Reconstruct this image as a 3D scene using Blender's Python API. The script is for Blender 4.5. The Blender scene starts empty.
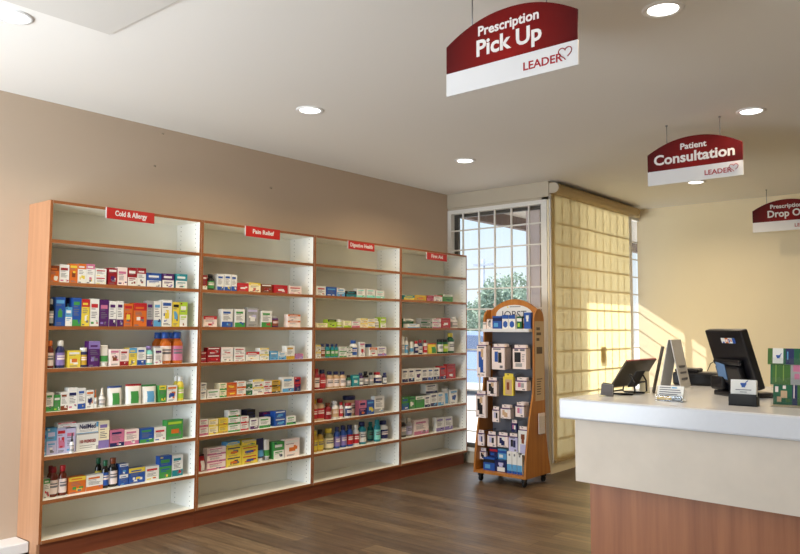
import bpy, bmesh, math, random
from mathutils import Vector, Matrix
R = math.radians
C = bpy.context.scene.collection
SC = bpy.context.scene

# ------------------------------------------------------------------ camera
F_PX, YAW, PITCH, ROLL = 743.45, 0.69970, 0.069538, 0.003374
CAM = Vector((4.4252, 0.0, 1.3683))
fw = Vector((-math.sin(YAW) * math.cos(PITCH), math.cos(YAW) * math.cos(PITCH), math.sin(PITCH)))
r0 = Vector((math.cos(YAW), math.sin(YAW), 0)); u0 = r0.cross(fw)
rr = r0 * math.cos(ROLL) + u0 * math.sin(ROLL); uu = u0 * math.cos(ROLL) - r0 * math.sin(ROLL)
cam = bpy.data.cameras.new('camera'); camo = bpy.data.objects.new('camera', cam); C.objects.link(camo)
cam.sensor_width = 36.0; cam.lens = F_PX * 36.0 / 800.0; cam.clip_end = 300
camo.matrix_world = Matrix(((rr.x, uu.x, -fw.x, CAM.x), (rr.y, uu.y, -fw.y, CAM.y), (rr.z, uu.z, -fw.z, CAM.z), (0, 0, 0, 1)))
SC.camera = camo

# ------------------------------------------------------------------ world, sun, daylight, exposure
SKY_K, SUN_K, DAY_K, LAMP_K, EXPO = 1.8, 6.5, 172.0, 14.0, 0.0
SC.view_settings.view_transform = 'Standard'; SC.view_settings.look = 'None'
SC.view_settings.gamma = 1.0; SC.view_settings.use_curve_mapping = False
SC.view_settings.exposure = EXPO
w = bpy.data.worlds.new('sky'); SC.world = w; w.use_nodes = True
nt = w.node_tree; nt.nodes.clear()
wo = nt.nodes.new('ShaderNodeOutputWorld'); bg = nt.nodes.new('ShaderNodeBackground')
tc = nt.nodes.new('ShaderNodeTexCoord'); sp = nt.nodes.new('ShaderNodeSeparateXYZ'); cr = nt.nodes.new('ShaderNodeValToRGB')
nt.links.new(tc.outputs['Generated'], sp.inputs[0]); nt.links.new(sp.outputs['Z'], cr.inputs[0])
e = cr.color_ramp.elements
e[0].position = 0.0; e[0].color = (0.56, 0.60, 0.62, 1); e[1].position = 0.5; e[1].color = (1.7, 1.8, 2.0, 1)
x_ = e.new(0.12); x_.color = (0.47, 0.56, 0.62, 1); x_ = e.new(0.25); x_.color = (0.33, 0.48, 0.62, 1)
nt.links.new(cr.outputs[0], bg.inputs[0]); bg.inputs[1].default_value = SKY_K
nt.links.new(bg.outputs[0], wo.inputs[0])


def light(name, kind, loc, energy, color=(1, 1, 1), **kw):
    d = bpy.data.lights.new(name, kind); d.energy = energy; d.color = color
    for k, v in kw.items():
        setattr(d, k, v)
    o = bpy.data.objects.new(name, d); C.objects.link(o); o.location = loc
    return o


sun = light('sun', 'SUN', (-6, 2, 8), SUN_K, (1.0, 0.95, 0.86), angle=R(0.5))
sun.rotation_euler = Vector((1.0, 0.40, -0.675)).to_track_quat('-Z', 'Y').to_euler()
# daylight entering through the shop-front glazing behind the camera (at the openings in wall_front)
day = light('daylight_front', 'AREA', (0.85, -0.95, 1.25), DAY_K, (0.80, 0.90, 1.0), shape='RECTANGLE', size=1.9, size_y=1.8)
day.rotation_euler = (R(108), 0, R(24))


# ------------------------------------------------------------------ helpers
def lin(h):
    h = h.lstrip('#'); v = [int(h[i:i + 2], 16) / 255 for i in (0, 2, 4)]
    return tuple(c / 12.92 if c <= 0.04045 else ((c + 0.055) / 1.055) ** 2.4 for c in v)


def mat(name, color, rough=0.5, metal=0.0, spec=0.5, noise=None, bump=None, **kw):
    m = bpy.data.materials.new(name); m.use_nodes = True
    t = m.node_tree; b = t.nodes['Principled BSDF']
    c = lin(color) if isinstance(color, str) else color
    b.inputs['Base Color'].default_value = (*c, 1); b.inputs['Roughness'].default_value = rough
    b.inputs['Metallic'].default_value = metal; b.inputs['Specular IOR Level'].default_value = spec
    for k, v in kw.items():
        b.inputs[k].default_value = v
    if noise or bump:
        tcn = t.nodes.new('ShaderNodeTexCoord'); n = t.nodes.new('ShaderNodeTexNoise')
        t.links.new(tcn.outputs['Object'], n.inputs['Vector'])
    if noise:
        sc, amt = noise
        n.inputs['Scale'].default_value = sc; n.inputs['Detail'].default_value = 5
        mx = t.nodes.new('ShaderNodeMix'); mx.data_type = 'RGBA'
        mx.inputs['A'].default_value = (*[v * (1 - amt) for v in c], 1); mx.inputs['B'].default_value = (*[min(1, v * (1 + amt)) for v in c], 1)
        t.links.new(n.outputs['Fac'], mx.inputs['Factor']); t.links.new(mx.outputs['Result'], b.inputs['Base Color'])
    if bump:
        sc, st = bump
        n2 = t.nodes.new('ShaderNodeTexNoise'); n2.inputs['Scale'].default_value = sc; n2.inputs['Detail'].default_value = 4
        t.links.new(tcn.outputs['Object'], n2.inputs['Vector'])
        bp = t.nodes.new('ShaderNodeBump'); bp.inputs['Strength'].default_value = st; bp.inputs['Distance'].default_value = 0.004
        t.links.new(n2.outputs['Fac'], bp.inputs['Height']); t.links.new(bp.outputs[0], b.inputs['Normal'])
    return m


def wood(name, c1, c2, axis='Z', scale=1.0, rough=0.42):
    m = mat(name, c1, rough); t = m.node_tree; b = t.nodes['Principled BSDF']
    tcn = t.nodes.new('ShaderNodeTexCoord'); mp = t.nodes.new('ShaderNodeMapping'); n = t.nodes.new('ShaderNodeTexNoise')
    s = {'X': (1.2, 26, 26), 'Y': (26, 1.2, 26), 'Z': (26, 26, 1.2)}[axis]
    mp.inputs['Scale'].default_value = [v * scale for v in s]
    t.links.new(tcn.outputs['Object'], mp.inputs['Vector']); t.links.new(mp.outputs[0], n.inputs['Vector'])
    n.inputs['Scale'].default_value = 1.0; n.inputs['Detail'].default_value = 7; n.inputs['Roughness'].default_value = 0.6
    r = t.nodes.new('ShaderNodeValToRGB'); r.color_ramp.elements[0].position = 0.3; r.color_ramp.elements[1].position = 0.7
    r.color_ramp.elements[0].color = (*lin(c2), 1); r.color_ramp.elements[1].color = (*lin(c1), 1)
    t.links.new(n.outputs['Fac'], r.inputs[0]); t.links.new(r.outputs[0], b.inputs['Base Color'])
    return m


def glassmat(name, tint=(1, 1, 1), gloss=0.06, rough=0.02):
    m = bpy.data.materials.new(name); m.use_nodes = True; t = m.node_tree; t.nodes.clear()
    o = t.nodes.new('ShaderNodeOutputMaterial'); tr = t.nodes.new('ShaderNodeBsdfTransparent'); g = t.nodes.new('ShaderNodeBsdfGlossy')
    mx = t.nodes.new('ShaderNodeMixShader'); lw = t.nodes.new('ShaderNodeLayerWeight'); lw.inputs[0].default_value = 0.5
    pw = t.nodes.new('ShaderNodeMath'); pw.operation = 'POWER'; pw.inputs[1].default_value = 4.0; t.links.new(lw.outputs['Facing'], pw.inputs[0])
    fr = t.nodes.new('ShaderNodeMath'); fr.operation = 'MULTIPLY_ADD'; fr.inputs[1].default_value = 0.7; fr.inputs[2].default_value = 0.025; t.links.new(pw.outputs[0], fr.inputs[0])
    tr.inputs[0].default_value = (*tint, 1); g.inputs['Roughness'].default_value = rough
    t.links.new(fr.outputs[0], mx.inputs[0]); t.links.new(tr.outputs[0], mx.inputs[1]); t.links.new(g.outputs[0], mx.inputs[2])
    t.links.new(mx.outputs[0], o.inputs[0])
    return m


def emit(name, color, k):
    m = bpy.data.materials.new(name); m.use_nodes = True; t = m.node_tree; t.nodes.clear()
    o = t.nodes.new('ShaderNodeOutputMaterial'); em = t.nodes.new('ShaderNodeEmission')
    em.inputs[0].default_value = (*color, 1); em.inputs[1].default_value = k; t.links.new(em.outputs[0], o.inputs[0])
    return m


def link(name, bm, mats, parent=None, loc=None, smooth=False):
    me = bpy.data.meshes.new(name); bm.normal_update(); bm.to_mesh(me); bm.free()
    for m in (mats if isinstance(mats, (list, tuple)) else [mats]):
        me.materials.append(m)
    if smooth:
        for p in me.polygons:
            p.use_smooth = True
    o = bpy.data.objects.new(name, me); C.objects.link(o)
    if parent:
        o.parent = parent
    if loc:
        o.location = loc
    return o


def tag(o, label, cat, group=None, kind=None):
    o['label'] = label; o['category'] = cat
    if group: o['group'] = group
    if kind: o['kind'] = kind
    return o


def thing(name, label, cat, loc=(0, 0, 0), rz=0, group=None):
    o = bpy.data.objects.new(name, None); C.objects.link(o); o.location = loc; o.rotation_euler = (0, 0, rz)
    o.empty_display_size = 0.05
    return tag(o, label, cat, group)


def struct(name, bm, mats):
    o = link(name, bm, mats); o['kind'] = 'structure'
    return o


def box(bm, x0, x1, y0, y1, z0, z1, mi=0, bev=0.0, M=None):
    a = bmesh.new() if bev or M is not None else bm
    vs = [a.verts.new((x, y, z)) for x in (x0, x1) for y in (y0, y1) for z in (z0, z1)]
    for f in ((0, 1, 3, 2), (4, 6, 7, 5), (0, 4, 5, 1), (2, 3, 7, 6), (0, 2, 6, 4), (1, 5, 7, 3)):
        a.faces.new([vs[i] for i in f]).material_index = mi
    if a is not bm:
        if bev:
            bmesh.ops.bevel(a, geom=a.edges[:], offset=bev, segments=2, profile=0.5, affect='EDGES')
        if M is not None:
            bmesh.ops.transform(a, matrix=M, verts=a.verts[:])
        for f in a.faces: f.material_index = mi
        merge(bm, a)
    return bm


def merge(bm, a):
    me = bpy.data.meshes.new('tmp'); a.to_mesh(me); a.free(); bm.from_mesh(me); bpy.data.meshes.remove(me)


def B(*a, **k):
    return box(bmesh.new(), *a, **k)


def lathe(bm, prof, cx=0, cy=0, n=16, sx=1.0, sy=1.0, mi=0):
    rings = []
    for r, z in prof:
        rings.append([bm.verts.new((cx + r * sx * math.cos(2 * math.pi * k / n), cy + r * sy * math.sin(2 * math.pi * k / n), z)) for k in range(n)])
    for a, b in zip(rings, rings[1:]):
        for k in range(n):
            f = bm.faces.new((a[k], a[(k + 1) % n], b[(k + 1) % n], b[k])); f.material_index = mi; f.smooth = True
    f = bm.faces.new(rings[0][::-1]); f.material_index = mi
    f = bm.faces.new(rings[-1]); f.material_index = mi
    return bm


def tube(bm, pts, r, n=8, mi=0):
    pts = [Vector(p) for p in pts]; rings = []
    for i, p in enumerate(pts):
        d = (pts[min(i + 1, len(pts) - 1)] - pts[max(i - 1, 0)]).normalized()
        a = d.cross(Vector((0, 0, 1)) if abs(d.z) < 0.9 else Vector((1, 0, 0))).normalized(); b = d.cross(a)
        rings.append([bm.verts.new(p + (a * math.cos(2 * math.pi * k / n) + b * math.sin(2 * math.pi * k / n)) * r) for k in range(n)])
    for a, b in zip(rings, rings[1:]):
        for k in range(n):
            f = bm.faces.new((a[k], b[k], b[(k + 1) % n], a[(k + 1) % n])); f.material_index = mi; f.smooth = True
    bm.faces.new(rings[0]).material_index = mi; bm.faces.new(rings[-1][::-1]).material_index = mi
    return bm


def prism(bm, pts, d, mi=0):
    """pts: closed 3-D outline, d: extrusion vector"""
    d = Vector(d); a = [bm.verts.new(Vector(p)) for p in pts]; b = [bm.verts.new(Vector(p) + d) for p in pts]; n = len(pts)
    bm.faces.new(a).material_index = mi; bm.faces.new(b[::-1]).material_index = mi
    for i in range(n):
        bm.faces.new((a[i], b[i], b[(i + 1) % n], a[(i + 1) % n])).material_index = mi
    bmesh.ops.recalc_face_normals(bm, faces=bm.faces[:])
    return bm


def text(name, body, size, M, m, parent, bold=0.0, width=None, extrude=0.0006, align='CENTER'):
    cu = bpy.data.curves.new('lettering', 'FONT'); cu.body = body; cu.size = size; cu.offset = bold; cu.extrude = extrude
    cu.align_x = align; cu.resolution_u = 3
    o = bpy.data.objects.new('lettering', cu); C.objects.link(o)
    bpy.context.view_layer.update()
    me = bpy.data.meshes.new_from_object(o.evaluated_get(bpy.context.evaluated_depsgraph_get()))
    bpy.data.objects.remove(o); bpy.data.curves.remove(cu)
    if width:
        xs = [v.co.x for v in me.vertices]; s = width / (max(xs) - min(xs))
        for v in me.vertices: v.co.x *= s
    me.transform(M); me.materials.clear(); me.materials.append(m); me.name = name
    o = bpy.data.objects.new(name, me); C.objects.link(o)
    if parent: o.parent = parent
    return o


FACE_Y = Matrix.Rotation(R(90), 4, 'X')                                     # reads along +x, faces -y
FACE_X = Matrix.Rotation(R(90), 4, 'Z') @ Matrix.Rotation(R(90), 4, 'X')     # reads along +y, faces +x

PRODUCTS = """\
b1|or,br,wh|-0.03|2.042|1.641|0.0558|0.099|0.05|orange and brown carton with a white foot|2|1
b0|wh,dr,pk|-0.03|2.102|1.641|0.0582|0.1098|0.06|white carton with red print and pale bands|2|1
b4|or,br,ye|-0.03|2.164|1.641|0.0488|0.1186|0.045|orange carton with a dark oval picture|2|1
b1|wh,or,ye|-0.03|2.214|1.641|0.0528|0.1222|0.07|white carton with an orange upper corner|2|1
b1|wh,pk,ye|-0.03|2.268|1.641|0.0551|0.1236|0.055|white carton with pink and yellow top|2|1
b0|wh,re,ye|-0.03|2.328|1.641|0.0715|0.0496|0.05|short white carton with red trim, lower of two|2|1
b0|wh,re,ye|-0.03|2.328|1.6912|0.0715|0.0496|0.05|short white carton with red trim, upper of two|2|1
b4|dr,pu,wh|-0.03|2.414|1.641|0.0591|0.1081|0.06|maroon carton with a purple picture|2|1
b0|wp,pk,pu|-0.03|2.477|1.641|0.066|0.1169|0.045|pale pink carton with fine print|2|1
b3|dr,wh,br|-0.03|2.548|1.641|0.0639|0.1195|0.07|maroon carton with white floral picture|2|1
b1|wh,dr,pu|-0.03|2.614|1.641|0.063|0.1212|0.055|white and purple carton with red top|2|1
b3|bl,wh,nv|-0.03|2.685|1.641|0.1074|0.0936|0.05|wide blue and white carton|2|1
b3|pu,wh,lp|-0.03|2.801|1.641|0.0886|0.0959|0.06|purple and white carton|2|1
b3|te,wh,tl|-0.03|2.905|1.641|0.0898|0.0993|0.045|teal and white carton at the right end|2|1
o|bk,gr,gr|-0.03|2.047|1.378|0.0316|0.1604|0.025|grey capped dark bottle|3|1
b4|bl,gn,lb|-0.03|2.084|1.378|0.0589|0.1741|0.055|blue carton with a green stripe|3|1
b0|nv,lb,bl|-0.09|2.179|1.378|0.0364|0.1754|0.05|navy blue carton behind a small white pair|3|1
b3|lb,wh,bl|-0.03|2.146|1.378|0.0414|0.1151|0.06|small blue and white carton|3|1
b2|bl,gn,wh|-0.03|2.189|1.378|0.0547|0.1734|0.045|bright blue carton with green foot|3|1
b1|ye,re,wh|-0.03|2.246|1.378|0.0506|0.1672|0.07|yellow carton with a red and white top|3|1
b0|wh,re,gn|-0.03|2.302|1.378|0.0568|0.1716|0.055|white carton with thin red lines|3|1
b0|pu,pk,lp|-0.03|2.364|1.378|0.0587|0.168|0.05|deep purple carton|3|1
b2|wh,pu,bk|-0.03|2.427|1.378|0.0496|0.1604|0.06|white carton with a purple square|3|1
b2|wh,pu,lp|-0.03|2.48|1.378|0.0449|0.1619|0.045|narrow white carton with a purple square|3|1
b4|or,ye,re|-0.03|2.529|1.378|0.0597|0.1474|0.07|orange carton with a yellow disc|3|1
b1|or,re,wh|-0.03|2.596|1.378|0.0938|0.1531|0.055|white and orange carton with red band|3|1
b2|gr,pu,dr|-0.03|2.692|1.378|0.048|0.1698|0.05|grey and purple carton|3|1
b2|wh,lb,nv|-0.03|2.743|1.378|0.0548|0.1701|0.06|white carton with light blue foot|3|1
b4|wh,ye,bl|-0.03|2.805|1.378|0.0745|0.1791|0.045|white carton with yellow picture|3|1
b4|ye,lb,bk|-0.03|2.886|1.378|0.0525|0.1676|0.07|yellow carton with blue disc|3|1
b3|li,wh,br|-0.03|2.942|1.378|0.0607|0.1694|0.055|lime and white carton at the right end|3|1
o|br,or,wp|-0.03|2.04|1.126|0.051|0.165|0.042|orange capped syrup bottle|4|1
o|nv,wh,lp|-0.03|2.104|1.126|0.0554|0.1643|0.044|white capped dark blue bottle|4|1
b4|ye,or,wh|-0.03|2.172|1.126|0.0768|0.1033|0.045|golden orange carton|4|1
j|nv,wh,gd|-0.03|2.252|1.126|0.0447|0.1186|0.036|white lidded jar with gold label|4|1
b1|pu,lp,wh|-0.03|2.3|1.126|0.0723|0.1592|0.055|tall purple carton|4|1
u|wh,wh,gn|-0.03|2.383|1.126|0.0561|0.1333|0.05|white and green standing tube|4|1
b4|wp,br,pk|-0.03|2.442|1.126|0.0633|0.107|0.06|pink and brown picture carton|4|1
b2|wp,dr,br|-0.03|2.509|1.126|0.0612|0.1057|0.045|pink carton with red foot|4|1
b1|ye,lb,wh|-0.03|2.573|1.126|0.0546|0.113|0.07|aqua and yellow carton|4|1
b2|wh,bl,re|-0.03|2.63|1.126|0.0629|0.1146|0.055|white and blue carton with wave|4|1
o|tl,lp,wh|-0.03|2.696|1.126|0.0553|0.1221|0.044|aqua bottle with a purple cap|4|1
b0|wh,pu,pk|-0.03|2.759|1.126|0.0549|0.1098|0.06|white carton with plum print|4|1
o|oa,bl,wp|-0.04|2.822|1.126|0.0817|0.2145|0.065|large orange bottle with blue cap, front|4|1
o|oa,bl,pk|-0.04|2.91|1.126|0.0847|0.2144|0.068|large pinkish bottle with blue cap, front|4|1
o|oa,bl,wp|-0.15|2.834|1.126|0.0854|0.2119|0.068|orange blue capped bottle behind the plum carton|4|1
o|oa,bl,wp|-0.15|2.934|1.126|0.0815|0.2117|0.065|orange blue capped bottle behind two big bottles|4|1
b2|wh,gn,bk|-0.038|2.05|0.871|0.0451|0.111|0.06|small white and green carton|5|1
b0|gn,wh,li|-0.038|2.098|0.871|0.0398|0.0939|0.045|small green carton|5|1
b2|wh,br,bk|-0.038|2.139|0.871|0.0447|0.109|0.07|white carton with brown foot|5|1
b0|wh,nv,pk|-0.038|2.185|0.871|0.0567|0.133|0.055|tall white carton with navy print|5|1
b2|wh,bl,ye|-0.038|2.244|0.871|0.0495|0.1268|0.05|white carton with blue and yellow foot|5|1
b4|wh,nv,or|-0.038|2.298|0.871|0.0478|0.1114|0.06|white and orange carton with navy disc|5|1
p|wh,or,wh|-0.038|2.349|0.871|0.0242|0.109|0.019|small dropper bottle with orange cap|5|1
p|wh,wh,gr|-0.038|2.385|0.871|0.0438|0.1187|0.035|white nasal spray bottle|5|1
g|wh,gn,bl|-0.038|2.448|0.871|0.0992|0.1262|0.055|white pouch printed with coloured leaves|5|1
g|wh,gn,re|-0.038|2.571|0.871|0.1134|0.1318|0.05|green and blue pouch with red top|5|1
g|wh,lb,gn|-0.038|2.69|0.871|0.1064|0.1222|0.06|white pouch with pale green edge|5|1
b1|gn,ye,bk|-0.038|2.804|0.871|0.0516|0.1121|0.045|green carton with a yellow band|5|1
b4|wh,bl,or|-0.038|2.864|0.871|0.0776|0.1081|0.07|white carton with blue picture|5|1
o|ye,wh,wh|-0.1|2.961|0.871|0.0366|0.1626|0.029|clear capped yellow spray bottle, behind|5|1
o|ye,wh,li|-0.04|2.952|0.871|0.0524|0.1653|0.042|clear capped yellow spray bottle, front|5|1
b0|lb,bl,wh|-0.045|2.047|0.614|0.0188|0.1433|0.06|narrow light blue pack at the left end|6|1
b3|lb,lv,wh|-0.045|2.067|0.614|0.0585|0.1582|0.045|pale blue carton with lilac panel|6|1
b4|lv,pk,re|-0.045|2.128|0.614|0.0536|0.1512|0.07|lilac carton with pink picture|6|1
b0|lv,pk,lb|-0.045|2.183|0.614|0.059|0.1455|0.055|pale lilac carton behind a dropper|6|1
b1|wh,re,pk|-0.05|2.134|0.7655|0.111|0.0301|0.05|flat red and white box lying on cartons|6|1
p|wh,bk,gr|-0.003|2.191|0.614|0.0259|0.1202|0.021|little white dropper bottle|6|1
b5|wh,re,gr|-0.045|2.25|0.614|0.1389|0.1046|0.045|white nasal rinse box, lower of two|6|1
b6|wh,nv,lb|-0.045|2.247|0.7192|0.1389|0.0669|0.07|white nasal rinse box, upper of two|6|1
b2|cr,lp,bk|-0.045|2.389|0.614|0.07|0.1714|0.055|tall cream carton with mauve picture|6|1
b2|pk,nv,wh|-0.045|2.466|0.614|0.0973|0.1057|0.05|magenta carton with navy foot|6|1
b2|wp,pk,wh|-0.045|2.566|0.614|0.1005|0.098|0.06|white carton with rose stripe|6|1
b2|bl,gn,wh|-0.045|2.674|0.614|0.1025|0.095|0.045|blue carton with green foot|6|1
b0|wh,re,bl|-0.045|2.779|0.614|0.0875|0.092|0.07|white carton with red and navy lines|6|1
b4|gn,or,li|-0.045|2.873|0.614|0.125|0.1303|0.055|green bag with orange centre|6|1
b1|wh,gn,re|-0.055|2.063|0.361|0.0373|0.1137|0.05|green edged white carton at the left end|7|1
o|br,dr,wp|-0.12|2.119|0.361|0.0394|0.1723|0.032|amber syrup bottle with red cap, back|7|1
o|br,dr,wp|-0.055|2.101|0.361|0.0536|0.1757|0.043|amber syrup bottle with rust cap, front|7|1
o|br,re,wp|-0.055|2.159|0.361|0.0497|0.1775|0.04|slim amber bottle with red cap|7|1
b1|or,ye,gn|-0.055|2.215|0.361|0.1059|0.098|0.055|orange carton with yellow top|7|1
b2|wh,or,bl|-0.055|2.324|0.361|0.1091|0.094|0.05|white carton with orange foot|7|1
o|bk,em,ye|-0.12|2.422|0.361|0.0429|0.1807|0.034|dark bottle with emerald cap, behind|7|1
o|bk,em,bl|-0.055|2.433|0.361|0.0443|0.1716|0.035|dark bottle with green cap and blue label|7|1
o|bk,br,wp|-0.055|2.48|0.361|0.0587|0.1795|0.047|dark bottle with brown cap and white label|7|1
b1|bl,wh,lb|-0.055|2.544|0.361|0.0599|0.0669|0.055|small blue and white box, lower of two|7|1
b1|bl,wh,lb|-0.055|2.544|0.4285|0.0599|0.0669|0.055|small blue and white box, upper of two|7|1
b1|bl,ye,wh|-0.055|2.609|0.361|0.1147|0.0983|0.05|blue and yellow carton|7|1
b0|wh,re,ye|-0.055|2.728|0.361|0.0994|0.0927|0.06|white carton with red mark|7|1
b3|bl,gn,ye|-0.055|2.829|0.361|0.0941|0.1477|0.045|tall blue and green carton|7|1
b2|wh,te,re|-0.055|2.928|0.361|0.0834|0.1406|0.07|tall white carton with teal foot|7|1
b2|dr,wh,ye|-0.03|3.123|1.641|0.0378|0.1034|0.055|dark red carton at the left end|2|2
o|bk,bk,gn|-0.03|3.173|1.641|0.0599|0.1141|0.048|black bottle with bright green label|2|2
b2|wh,bl,ye|-0.03|3.247|1.641|0.0577|0.1184|0.06|white carton with blue foot, first|2|2
b2|wh,bl,ye|-0.03|3.31|1.641|0.0587|0.1221|0.045|white carton with blue foot, middle|2|2
b2|wh,bl,gn|-0.03|3.372|1.641|0.0488|0.1196|0.07|white carton with blue foot, last|2|2
b4|re,wh,re|-0.03|3.426|1.641|0.1026|0.063|0.055|flat red and white carton beside blue footed cartons|2|2
b1|cr,ye,re|-0.03|3.533|1.641|0.1105|0.0715|0.05|flat cream carton with yellow corner|2|2
b4|br,dr,wh|-0.03|3.651|1.641|0.1052|0.0664|0.06|flat dark maroon carton|2|2
b4|re,wh,re|-0.03|3.78|1.641|0.1348|0.0655|0.045|flat red and white carton nearer the right|2|2
b0|wp,re,pk|-0.03|3.93|1.641|0.1337|0.0645|0.07|flat pale pink carton at the right end|2|2
b1|wp,re,pk|-0.03|3.136|1.378|0.1131|0.0761|0.055|white and pink carton with red edge|3|2
b2|wh,bl,lb|-0.03|3.293|1.378|0.0958|0.1293|0.05|white carton with big blue foot|3|2
b2|wh,gn,bl|-0.03|3.409|1.378|0.0916|0.1319|0.06|white carton with blue and green foot|3|2
b4|gr,wh,lv|-0.03|3.521|1.378|0.1051|0.1451|0.045|grey window carton|3|2
b2|wh,gn,re|-0.03|3.657|1.378|0.1031|0.1238|0.07|white and green carton|3|2
j|pu,gr,br|-0.03|3.773|1.378|0.0685|0.0855|0.055|short plum jar|3|2
b1|wp,or,wh|-0.03|3.923|1.378|0.1321|0.0502|0.05|peach and white flat carton, lower of two|3|2
b1|wp,or,wh|-0.03|3.923|1.4288|0.1321|0.0502|0.05|peach and white flat carton, upper of two|3|2
b0|dr,wh,re|-0.03|3.121|1.126|0.046|0.0385|0.06|crimson carton at the left end, lower of two|4|2
b0|dr,wh,re|-0.03|3.121|1.1651|0.046|0.0385|0.06|crimson carton at the left end, upper of two|4|2
b4|dr,re,wh|-0.03|3.173|1.126|0.1131|0.0522|0.045|crimson and white carton, lower of two|4|2
b4|dr,re,wh|-0.03|3.173|1.1788|0.1131|0.0522|0.045|crimson and white carton, upper of two|4|2
b1|wh,wp,re|-0.03|3.295|1.126|0.1018|0.0513|0.07|white carton with red print, lower of two|4|2
b1|wh,wp,re|-0.03|3.295|1.1779|0.1018|0.0513|0.07|white carton with red print, upper of two|4|2
b0|wh,re,pk|-0.03|3.41|1.126|0.0969|0.0503|0.055|white carton with red line, lower of two|4|2
b0|wh,re,pk|-0.03|3.41|1.1769|0.0969|0.0503|0.055|white carton with red line, upper of two|4|2
b1|wh,re,cr|-0.03|3.517|1.126|0.1256|0.0656|0.05|long white carton with red top|4|2
b1|wh,ye,gn|-0.03|3.648|1.126|0.0877|0.0457|0.06|white and yellow carton, lower of two|4|2
b1|wh,ye,gn|-0.03|3.648|1.1723|0.0877|0.0457|0.06|white and yellow carton, upper of two|4|2
b0|lb,wh,bl|-0.03|3.749|1.126|0.0769|0.0673|0.045|sky blue carton|4|2
b3|wh,lb,bl|-0.03|3.832|1.126|0.0755|0.0578|0.07|pale blue carton|4|2
b2|wh,gd,re|-0.03|3.911|1.126|0.0867|0.1055|0.055|tall white carton with gold foot|4|2
b3|pk,lp,wh|-0.03|4.004|1.126|0.0833|0.0413|0.05|flat pink and purple carton|4|2
b0|wh,nv,lb|-0.038|3.131|0.871|0.0468|0.0559|0.06|white carton with navy print, lower of two|5|2
b0|wh,nv,lb|-0.038|3.131|0.9275|0.0468|0.0559|0.06|white carton with navy print, upper of two|5|2
b0|wh,gn,gr|-0.038|3.186|0.871|0.1044|0.0584|0.045|single white carton with green line|5|2
b2|cr,gn,ye|-0.038|3.293|0.871|0.0596|0.0504|0.07|pale green carton, lower of two|5|2
b2|cr,gn,ye|-0.038|3.293|0.922|0.0596|0.0504|0.07|pale green carton, upper of two|5|2
b4|or,ye,re|-0.038|3.357|0.871|0.0861|0.0494|0.055|orange carton, lower of two|5|2
b4|or,ye,re|-0.038|3.357|0.921|0.0861|0.0494|0.055|orange carton, upper of two|5|2
b2|wh,or,re|-0.038|3.447|0.871|0.0808|0.0533|0.05|white and orange carton, lower of two|5|2
b2|wh,or,re|-0.038|3.447|0.9249|0.0808|0.0533|0.05|white and orange carton, upper of two|5|2
b1|em,wh,li|-0.038|3.532|0.871|0.0553|0.0478|0.06|dark green carton, lower of two|5|2
b1|em,wh,li|-0.038|3.532|0.9194|0.0553|0.0478|0.06|dark green carton, upper of two|5|2
b1|wh,ye,re|-0.038|3.59|0.871|0.1064|0.055|0.045|white carton with yellow line, lower of two|5|2
b1|wh,ye,re|-0.038|3.59|0.9266|0.1064|0.055|0.045|white carton with yellow line, upper of two|5|2
b2|wh,re,pu|-0.038|3.701|0.871|0.0747|0.0469|0.07|white carton with red line, lower of two|5|2
b2|wh,re,pu|-0.038|3.701|0.9185|0.0747|0.0469|0.07|white carton with red line, upper of two|5|2
b2|gd,bk,wh|-0.038|3.779|0.871|0.0804|0.0475|0.055|gold and black carton, lower of two|5|2
b2|gd,bk,wh|-0.038|3.779|0.9191|0.0804|0.0475|0.055|gold and black carton, upper of two|5|2
b2|wh,lb,bl|-0.038|3.883|0.871|0.1193|0.1153|0.05|tall white and blue carton|5|2
b3|re,nv,wh|-0.038|4.007|0.871|0.066|0.1107|0.06|red and navy carton at the right end|5|2
b2|wh,pk,re|-0.045|3.133|0.614|0.072|0.0567|0.045|white carton with pink line, lower of two|6|2
b2|wh,pk,re|-0.045|3.133|0.6713|0.072|0.0567|0.045|white carton with pink line, upper of two|6|2
b2|cr,ye,re|-0.045|3.21|0.614|0.0796|0.0531|0.07|cream and yellow carton, lower of two|6|2
b2|cr,ye,re|-0.045|3.21|0.6677|0.0796|0.0531|0.07|cream and yellow carton, upper of two|6|2
b2|ye,gd,re|-0.045|3.296|0.614|0.0799|0.0528|0.055|yellow carton, lower of two|6|2
b2|ye,gd,re|-0.045|3.296|0.6674|0.0799|0.0528|0.055|yellow carton, upper of two|6|2
b2|wh,gn,re|-0.045|3.379|0.614|0.1055|0.052|0.05|white carton with green line, bottom of three|6|2
b2|wh,gn,re|-0.045|3.379|0.6666|0.1055|0.052|0.05|white carton with green line, middle of three|6|2
b2|wh,gn,re|-0.045|3.379|0.7192|0.1055|0.052|0.05|white carton with green line, top of three|6|2
b2|wh,re,gr|-0.045|3.49|0.614|0.0731|0.051|0.06|white carton with red line, lower of two|6|2
b2|wh,re,gr|-0.045|3.49|0.6656|0.0731|0.051|0.06|white carton with red line, upper of two|6|2
b2|wh,pu,gr|-0.045|3.579|0.614|0.072|0.0794|0.045|small white carton with plum line|6|2
b1|nv,bk,gr|-0.11|3.599|0.614|0.0783|0.1383|0.07|navy carton standing behind|6|2
b2|wh,gn,lb|-0.045|3.665|0.614|0.1082|0.0769|0.055|square white carton with green foot|6|2
b3|pu,bl,re|-0.11|3.753|0.614|0.12|0.1066|0.05|purple and blue carton standing behind|6|2
b4|bl,lb,wh|-0.045|3.818|0.614|0.1097|0.0568|0.06|royal blue carton, lower of two|6|2
b4|bl,lb,wh|-0.045|3.818|0.6714|0.1097|0.0568|0.06|royal blue carton, upper of two|6|2
b2|wh,gn,nv|-0.045|3.937|0.614|0.0962|0.0645|0.045|flat white and green carton at the right end|6|2
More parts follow.
